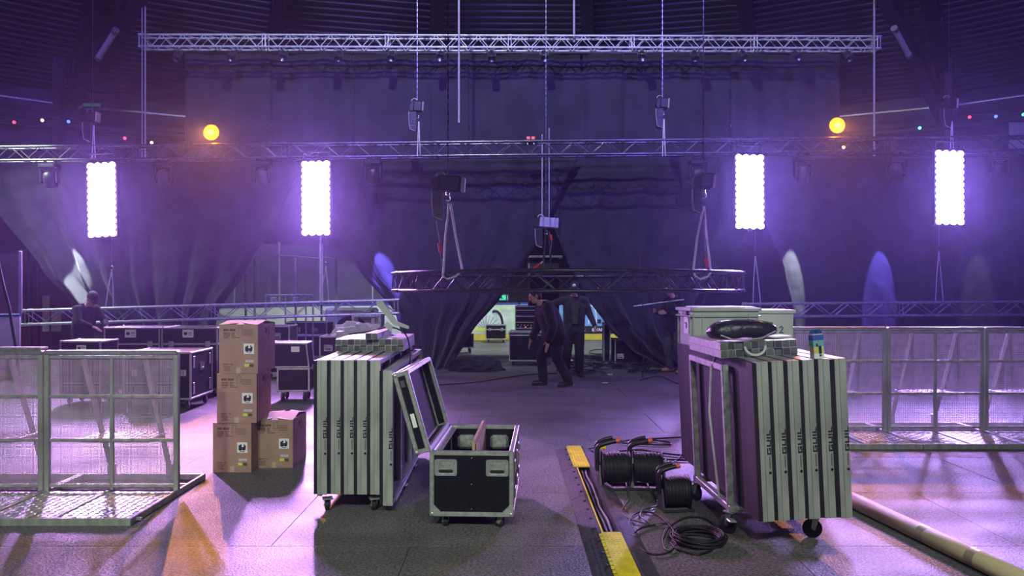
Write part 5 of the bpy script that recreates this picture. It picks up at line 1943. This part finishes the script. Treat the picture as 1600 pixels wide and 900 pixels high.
# ------------------------------------------------------------------ people
def remesh(mb, name, m, parent, voxel, smooth=5, fac=.5):
    o = mb.obj(name, None)
    r = o.modifiers.new('r', 'REMESH')
    r.mode = 'VOXEL'
    r.voxel_size = voxel
    s_ = o.modifiers.new('s', 'SMOOTH')
    s_.factor = fac
    s_.iterations = smooth
    bpy.context.view_layer.update()
    me = bpy.data.meshes.new_from_object(o.evaluated_get(bpy.context.evaluated_depsgraph_get()))
    old = o.data
    bpy.data.objects.remove(o)
    bpy.data.meshes.remove(old)
    me.name = name
    me.materials.clear()
    me.materials.append(m)
    me.polygons.foreach_set('use_smooth', [True] * len(me.polygons))
    return O(name, me, parent)


def hand(mb, wr, dirv, palm, side, curl):
    """palm, four jointed fingers and a thumb; palm = palm normal, side = towards the thumb"""
    d, n, s_ = Vector(dirv).normalized(), Vector(palm).normalized(), Vector(side).normalized()
    k = wr + d * .085
    mb.cone2(wr, .026, wr + d * .05 + s_ * .014, .024)
    mb.cone2(wr + d * .02, .024, k + s_ * .026, .015)
    mb.cone2(wr + d * .02, .024, k - s_ * .026, .014)
    mb.cone2(wr + d * .03, .024, k, .016)
    for i, (o, L) in enumerate(((.030, .075), (.010, .085), (-.010, .078), (-.030, .062))):
        p0 = wr + d * .08 + s_ * o
        c1 = curl
        d1 = (d * math.cos(c1) + n * math.sin(c1))
        p1 = p0 + d1 * L * .5
        d2 = (d * math.cos(c1 * 2) + n * math.sin(c1 * 2))
        p2 = p1 + d2 * L * .32
        d3 = (d * math.cos(c1 * 2.8) + n * math.sin(c1 * 2.8))
        p3 = p2 + d3 * L * .24
        mb.cone2(p0, .0100, p1, .0095, 8)
        mb.cone2(p1, .0095, p2, .0088, 8)
        mb.cone2(p2, .0088, p3, .0078, 8)
    t0 = wr + d * .025 + s_ * .026
    t1 = t0 + (s_ * .7 + d * .6 + n * .3).normalized() * .045
    t2 = t1 + (s_ * .25 + d * .8 + n * (.3 + curl)).normalized() * .035
    mb.cone2(t0, .014, t1, .0115, 8)
    mb.cone2(t1, .0115, t2, .009, 8)


def person(label, loc, rz, J, cap=None, hair=None, top='jacket', legs='trouser', shoes='shoe', loose=1.0, hood=True, hands=None, belt=True):
    """J: joints in a frame that faces -y, x to the picture's right when rz = 0"""
    t = thing('person', label, 'person', loc, rz)
    J = {k: Vector(v) for k, v in J.items()}
    hd, hq = J['head'], J.get('look', Vector((0, -1, 0))).normalized()
    side = hq.cross(Vector((0, 0, 1))).normalized()
    up = side.cross(hq).normalized()
    H = Matrix((( -side.x, -hq.x, up.x, hd.x), (-side.y, -hq.y, up.y, hd.y), (-side.z, -hq.z, up.z, hd.z), (0, 0, 0, 1)))
    b = MB()
    # head: skull, jaw, nose, ears, brow (local: -y is the face)
    b.sphere((0, .012, .025), .092, 16, 12, H, (.86, 1.06, 1.10))
    b.sphere((0, -.022, -.055), .066, 14, 10, H, (.90, .95, .95))
    b.sphere((0, -.055, -.088), .030, 10, 8, H, (1.1, .9, .8))
    b.tube(H @ Vector((0, -.088, .028)), H @ Vector((0, -.112, -.022)), .009, .016, 8)
    b.sphere((0, -.106, -.022), .0165, 8, 6, H)
    b.sphere((0, -.078, .040), .03, 10, 6, H, (1.9, .7, .45))
    b.sphere((0, -.088, -.055), .016, 8, 6, H, (1.6, .6, .5))
    for s_ in (-1, 1):
        b.sphere((s_ * .083, .012, .0), .026, 8, 6, H, (.45, .8, 1.25))
        b.sphere((s_ * .036, -.074, -.008), .024, 8, 6, H, (1, .7, .9))
    neck = J['neck']
    b.cone2(neck - Vector((0, 0, .02)), .060, H @ Vector((0, .02, -.06)), .052)
    ch, pv = J['chest'], J['pelvis']
    ax_ = (J['sr'] - J['sl']).normalized()
    b.cone2(J['sl'].lerp(J['sr'], .25), .07, J['sl'].lerp(J['sr'], .75), .07)
    for k in (-.06, .06):
        b.cone2(ch + ax_ * k, .11, pv + ax_ * k * .9, .10)
        b.cone2(ch + ax_ * k, .11, neck + ax_ * k * .5, .05)
    for s_ in 'lr':
        b.cone2(J['s' + s_], .052, J['e' + s_], .040)
        b.cone2(J['e' + s_], .040, J['w' + s_], .027)
        b.cone2(J['h' + s_], .080, J['k' + s_], .055)
        b.cone2(J['k' + s_], .055, J['a' + s_], .040)
        b.cone2(J['a' + s_] + Vector((0, 0, -.03)), .035, J['t' + s_] + Vector((0, 0, -.01)), .024)
        hp = (hands or {}).get(s_, {})
        dv = hp.get('dir', (J['w' + s_] - J['e' + s_]))
        hand(b, J['w' + s_], dv, hp.get('palm', (0, 1, 0)), hp.get('side', (0, -1, 0)), hp.get('curl', .45))
    remesh(b, 'body', M['skin'], t, .0072, 3, .4)
    # eyes and mouth
    for s_ in (-1, 1):
        MB().sphere((s_ * .034, -.088, .004), .0085, 8, 6, H).obj('eye', M['ink'], t)
    MB().sphere((0, -.100, -.056), .010, 8, 6, H, (2.0, .4, .28)).obj('mouth', mat('lips', (.33, .14, .12), .5), t)
    # jacket
    j = MB()
    q = .028 * loose
    for k in (-.075, 0, .075):
        j.cone2(ch + ax_ * k, .125 + q * .6, pv + ax_ * k * .95 + Vector((0, 0, .02)), .118 + q * .7)
    j.cone2(pv + ax_ * -.07 + Vector((0, 0, -.05)), .118 + q, pv + ax_ * .07 + Vector((0, 0, -.05)), .118 + q)
    j.cone2(J['sl'].lerp(J['sr'], .12), .080, J['sl'].lerp(J['sr'], .88), .080)
    j.cone2(neck.lerp(ch, .15), .078, ch, .13)
    for s_ in 'lr':
        m_ = J['s' + s_].lerp(J['e' + s_], .6)
        j.cone2(J['s' + s_], .072 + q * .3, m_, .062 + q * .3)
        j.cone2(m_, .062 + q * .3, J['e' + s_], .058 + q * .3)
        j.cone2(J['e' + s_], .058 + q * .3, J['e' + s_].lerp(J['w' + s_], .90), .043 + q * .2)
        for f_ in (.2, .5, .8):           # sleeve folds
            p_ = J['e' + s_].lerp(J['w' + s_], f_ * .85)
            j.sphere(p_, .053 - .008 * f_ + q * .3, 10, 6, None, (1, 1, .5))
    if hood:
        bk = -J.get('front', Vector((0, -1, 0)))
        for k in (-.6, -.2, .2, .6):
            j.sphere(neck + bk * (.055 - .03 * abs(k)) + ax_ * (.09 * k / .6) + Vector((0, 0, .015)), .045, 10, 8)
    jo = remesh(j, 'jacket', M[top], t, .013, 5)
    # trousers
    p = MB()
    p.cone2(pv + ax_ * -.06, .125, pv + ax_ * .06, .125)
    for s_ in 'lr':
        p.cone2(J['h' + s_], .112, J['h' + s_].lerp(J['k' + s_], .6), .104)
        p.cone2(J['h' + s_].lerp(J['k' + s_], .6), .104, J['k' + s_], .092)
        p.cone2(J['k' + s_], .092, J['a' + s_].lerp(J['k' + s_], .06), .080)
        p.sphere(J['k' + s_].lerp(J['a' + s_], .25), .097, 10, 6, None, (1, 1, .45))
        p.sphere(J['k' + s_].lerp(J['a' + s_], .80), .090, 10, 6, None, (1, 1, .4))
        p.sphere(J['k' + s_].lerp(J['a' + s_], .93), .088, 10, 6, None, (1, 1, .35))
        p.cone2(pv, .11, J['h' + s_], .105)
        p.sphere(J['h' + s_].lerp(J['k' + s_], .7) + ax_ * (.055 if s_ == 'r' else -.055), .055, 10, 6, None, (.6, .9, 1.3))
    remesh(p, 'trousers', M[legs], t, .013, 4)
    for s_ in 'lr':
        a, tt = J['a' + s_], J['t' + s_]
        fz = min(a.z - .075, tt.z - .028)
        fd = Vector((tt.x - a.x, tt.y - a.y, 0)).normalized()
        sh = MB()
        lift = (a.z - .085)
        heel = Vector((a.x, a.y, a.z - .045)) - fd * .035
        sh.cone2(heel, .046, Vector((a.x, a.y, a.z - .02)), .050)
        sh.cone2(heel + Vector((0, 0, -.005)), .042, tt - fd * .03 + Vector((0, 0, .010)), .040)
        sh.cone2(tt - fd * .04 + Vector((0, 0, .012)), .043, tt + fd * .02 + Vector((0, 0, .002)), .034)
        so = remesh(sh, 'shoe', M[shoes], t, .010, 3)
        sl_ = MB()
        c0, c1 = heel + Vector((0, 0, -.030)), tt + fd * .03 + Vector((0, 0, -.024))
        T = Matrix.Translation((c0 + c1) / 2) @ (c1 - c0).to_track_quat('Y', 'Z').to_matrix().to_4x4()
        sl_.cbox((0, 0, -.002), (.085, (c1 - c0).length + .06, .022), .010, T)
        sl_.obj('sole', M['rubber'], so)
    if cap:
        c = MB()
        c.lathe([(.096, -.01), (.099, .03), (.092, .075), (.062, .112), (1e-6, .126)], 18, H @ Matrix.Translation((0, .010, .030)) @ Matrix.Diagonal((.92, 1.10, 1, 1)))
        co_ = c.obj('cap', M['cap'], t)
        br = MB()
        vv = []
        for r_, dz in ((.088, .028), (.175, .012)):
            for k in range(11):
                a = R(200 + 14 * k)
                vv.append(H @ Vector((r_ * .85 * math.cos(a) if r_ < .1 else .10 * math.cos(a) * 1.0, r_ * math.sin(a) * (1 if r_ < .1 else .98), dz + .008)))
        br.add(vv, [(k, k + 1, 12 + k, 11 + k) for k in range(10)], True)
        bo = br.obj('cap_brim', M['cap'], co_)
        bo.modifiers.new('thickness', 'SOLIDIFY').thickness = .006
        if cap == 'lamp':
            MB().sphere((0, -.10, .075), .030, 12, 8, H, (1.2, .7, 1)).obj('head_lamp', M['paper'], co_)
    if hair:
        c = MB()
        c.sphere((0, .022, .036), .098, 16, 12, H, (.88, 1.04, 1.06))
        c.sphere((0, .05, -.02), .080, 14, 10, H, (.95, .85, 1.1))
        remesh(c, 'hair', M['hair'], t, .010, 2)
    if belt:
        MB().cbox((0, 0, 0), (.05, .035, .10), .008, Matrix.Translation(J['hl'] + ax_ * -.11 + Vector((0, -.04, -.06)))).obj('tool_pouch', M['black'], jo)
    return t


# walking person in the middle, leaning to the left (faces -y in its own frame, turned to face picture left)
JA = dict(head=(0, -.34, 1.53), look=(.0, -1, -.42), neck=(0, -.23, 1.40), chest=(0, -.12, 1.22), pelvis=(0, 0, .90), front=(0, -1, 0),
          sl=(-.20, -.19, 1.34), sr=(.20, -.17, 1.34), el=(-.28, -.21, 1.03), er=(.28, -.10, 1.03), wl=(-.27, -.33, .79), wr=(.29, -.18, .77),
          hl=(-.09, 0, .88), hr=(.09, 0, .88), kl=(-.10, -.20, .49), kr=(.11, .02, .48), al=(-.12, -.16, .095), ar=(.13, .22, .10), tl=(-.13, -.31, .035), tr=(.15, .07, .035))
# joints of the right leg trail behind
person('person in black clothes striding left before the doorway, head bent', (gx(866, 13.1), 13.1, 0), R(-78), JA, hair=True, loose=3.4, hands={'l': {'palm': (.6, 0, -.6), 'side': (0, 0, 1)}, 'r': {'palm': (-.6, 0, -.6), 'side': (0, -.4, 1)}})
JB = dict(head=(0, -.05, 1.655), look=(-.1, -1, -.12), neck=(0, 0, 1.50), chest=(0, 0, 1.30), pelvis=(0, .02, .95), front=(0, -1, 0),
          sl=(-.20, 0, 1.44), sr=(.20, 0, 1.44), el=(-.44, -.12, 1.36), er=(.30, .0, 1.16), wl=(-.56, -.32, 1.42), wr=(.38, -.16, .96),
          hl=(-.09, .02, .93), hr=(.09, .02, .93), kl=(-.13, -.05, .51), kr=(.10, .0, .51), al=(-.16, .06, .095), ar=(.10, .04, .095), tl=(-.19, -.09, .035), tr=(.13, -.12, .035))
tB = person('person in dark open jacket and lamp cap facing us behind the striding person', (gx(897, 14.5), 14.5, 0), 0, JB, cap='lamp', top='jacket_g',
            hands={'r': {'dir': (.15, -.1, -.9), 'palm': (-.7, -.6, 0), 'side': (-.3, -.8, 0), 'curl': .7}, 'l': {'palm': (0, -.2, -1), 'side': (.8, -.6, 0)}})
# collar, zip edges and shirt of the open jacket
ch = Vector((0, -.155, 1.22))
MB().prism([(-.05, 1.00), (.05, 1.00), (.075, 1.44), (.0, 1.40), (-.075, 1.44)], 'y', -.165, -.150).obj('shirt', M['trouser_g'], tB)
for s_ in (-1, 1):
    MB().path([(s_ * .05, -.168, 1.00), (s_ * .055, -.172, 1.2), (s_ * .075, -.16, 1.38), (s_ * .085, -.10, 1.47)], .012, 6).obj('jacket_edge', M['jacket_g'], tB)
JC = dict(head=(0, -.12, 1.63), look=(0, -1, -.35), neck=(0, -.04, 1.48), chest=(0, -.01, 1.28), pelvis=(0, .02, .94), front=(0, -1, 0),
          sl=(-.20, -.02, 1.42), sr=(.20, -.02, 1.42), el=(-.26, -.05, 1.13), er=(.26, -.02, 1.12), wl=(-.19, -.30, 1.20), wr=(.16, -.33, 1.18),
          hl=(-.10, .02, .92), hr=(.10, .02, .92), kl=(-.14, -.05, .50), kr=(.13, .0, .50), al=(-.15, .02, .095), ar=(.16, .10, .095), tl=(-.19, -.14, .035), tr=(.20, -.07, .035))
person('person in grey cargo trousers and tan shoes standing behind the right of the ring truss', (gx(1051, 15.3), 15.15, 0), R(-62), JC, hair=True, legs='trouser_g', shoes='shoe_o',
       hands={'l': {'palm': (.8, 0, -.2), 'side': (0, 0, 1), 'curl': .6}, 'r': {'palm': (-.8, 0, -.2), 'side': (0, 0, 1), 'curl': .6}})
JD = dict(head=(0, -.22, 1.46), look=(0, -1, -.75), neck=(0, -.12, 1.34), chest=(0, -.05, 1.16), pelvis=(0, .02, .86), front=(0, -1, 0),
          sl=(-.20, -.08, 1.28), sr=(.20, -.08, 1.28), el=(-.26, -.22, 1.05), er=(.25, -.24, 1.05), wl=(-.16, -.42, .97), wr=(.14, -.44, .96),
          hl=(-.10, .02, .84), hr=(.10, .02, .84), kl=(-.13, -.10, .46), kr=(.12, -.06, .46), al=(-.14, .02, .095), ar=(.14, .06, .095), tl=(-.16, -.14, .035), tr=(.17, -.10, .035))
person('person in black hooded jacket and cap bending over the low truss at left', (gx(130, 14.2), 14.2, 0), R(68), JD, cap='plain',
       hands={'l': {'palm': (.5, 0, -.8), 'side': (.8, 0, 0)}, 'r': {'palm': (-.5, 0, -.8), 'side': (-.8, 0, 0)}})
strand('white_stick', 'thin white stick slanting before the person with tan shoes', 'stick', [at(990, 478.5, 14.85), at(1030, 473, 14.85), at(1069, 468, 14.85)], .010, 'white')
A, B = at(1004, 462, 14.2), g(1004, 592)
B.y, B.z = 14.2, .01
A.x = B.x = gx(1004, 14.2)
strand('hanging_lead', 'thin dark lead hanging to the floor left of the person with tan shoes', 'cable', [A, A.lerp(B, .5), B], .008, 'cable')
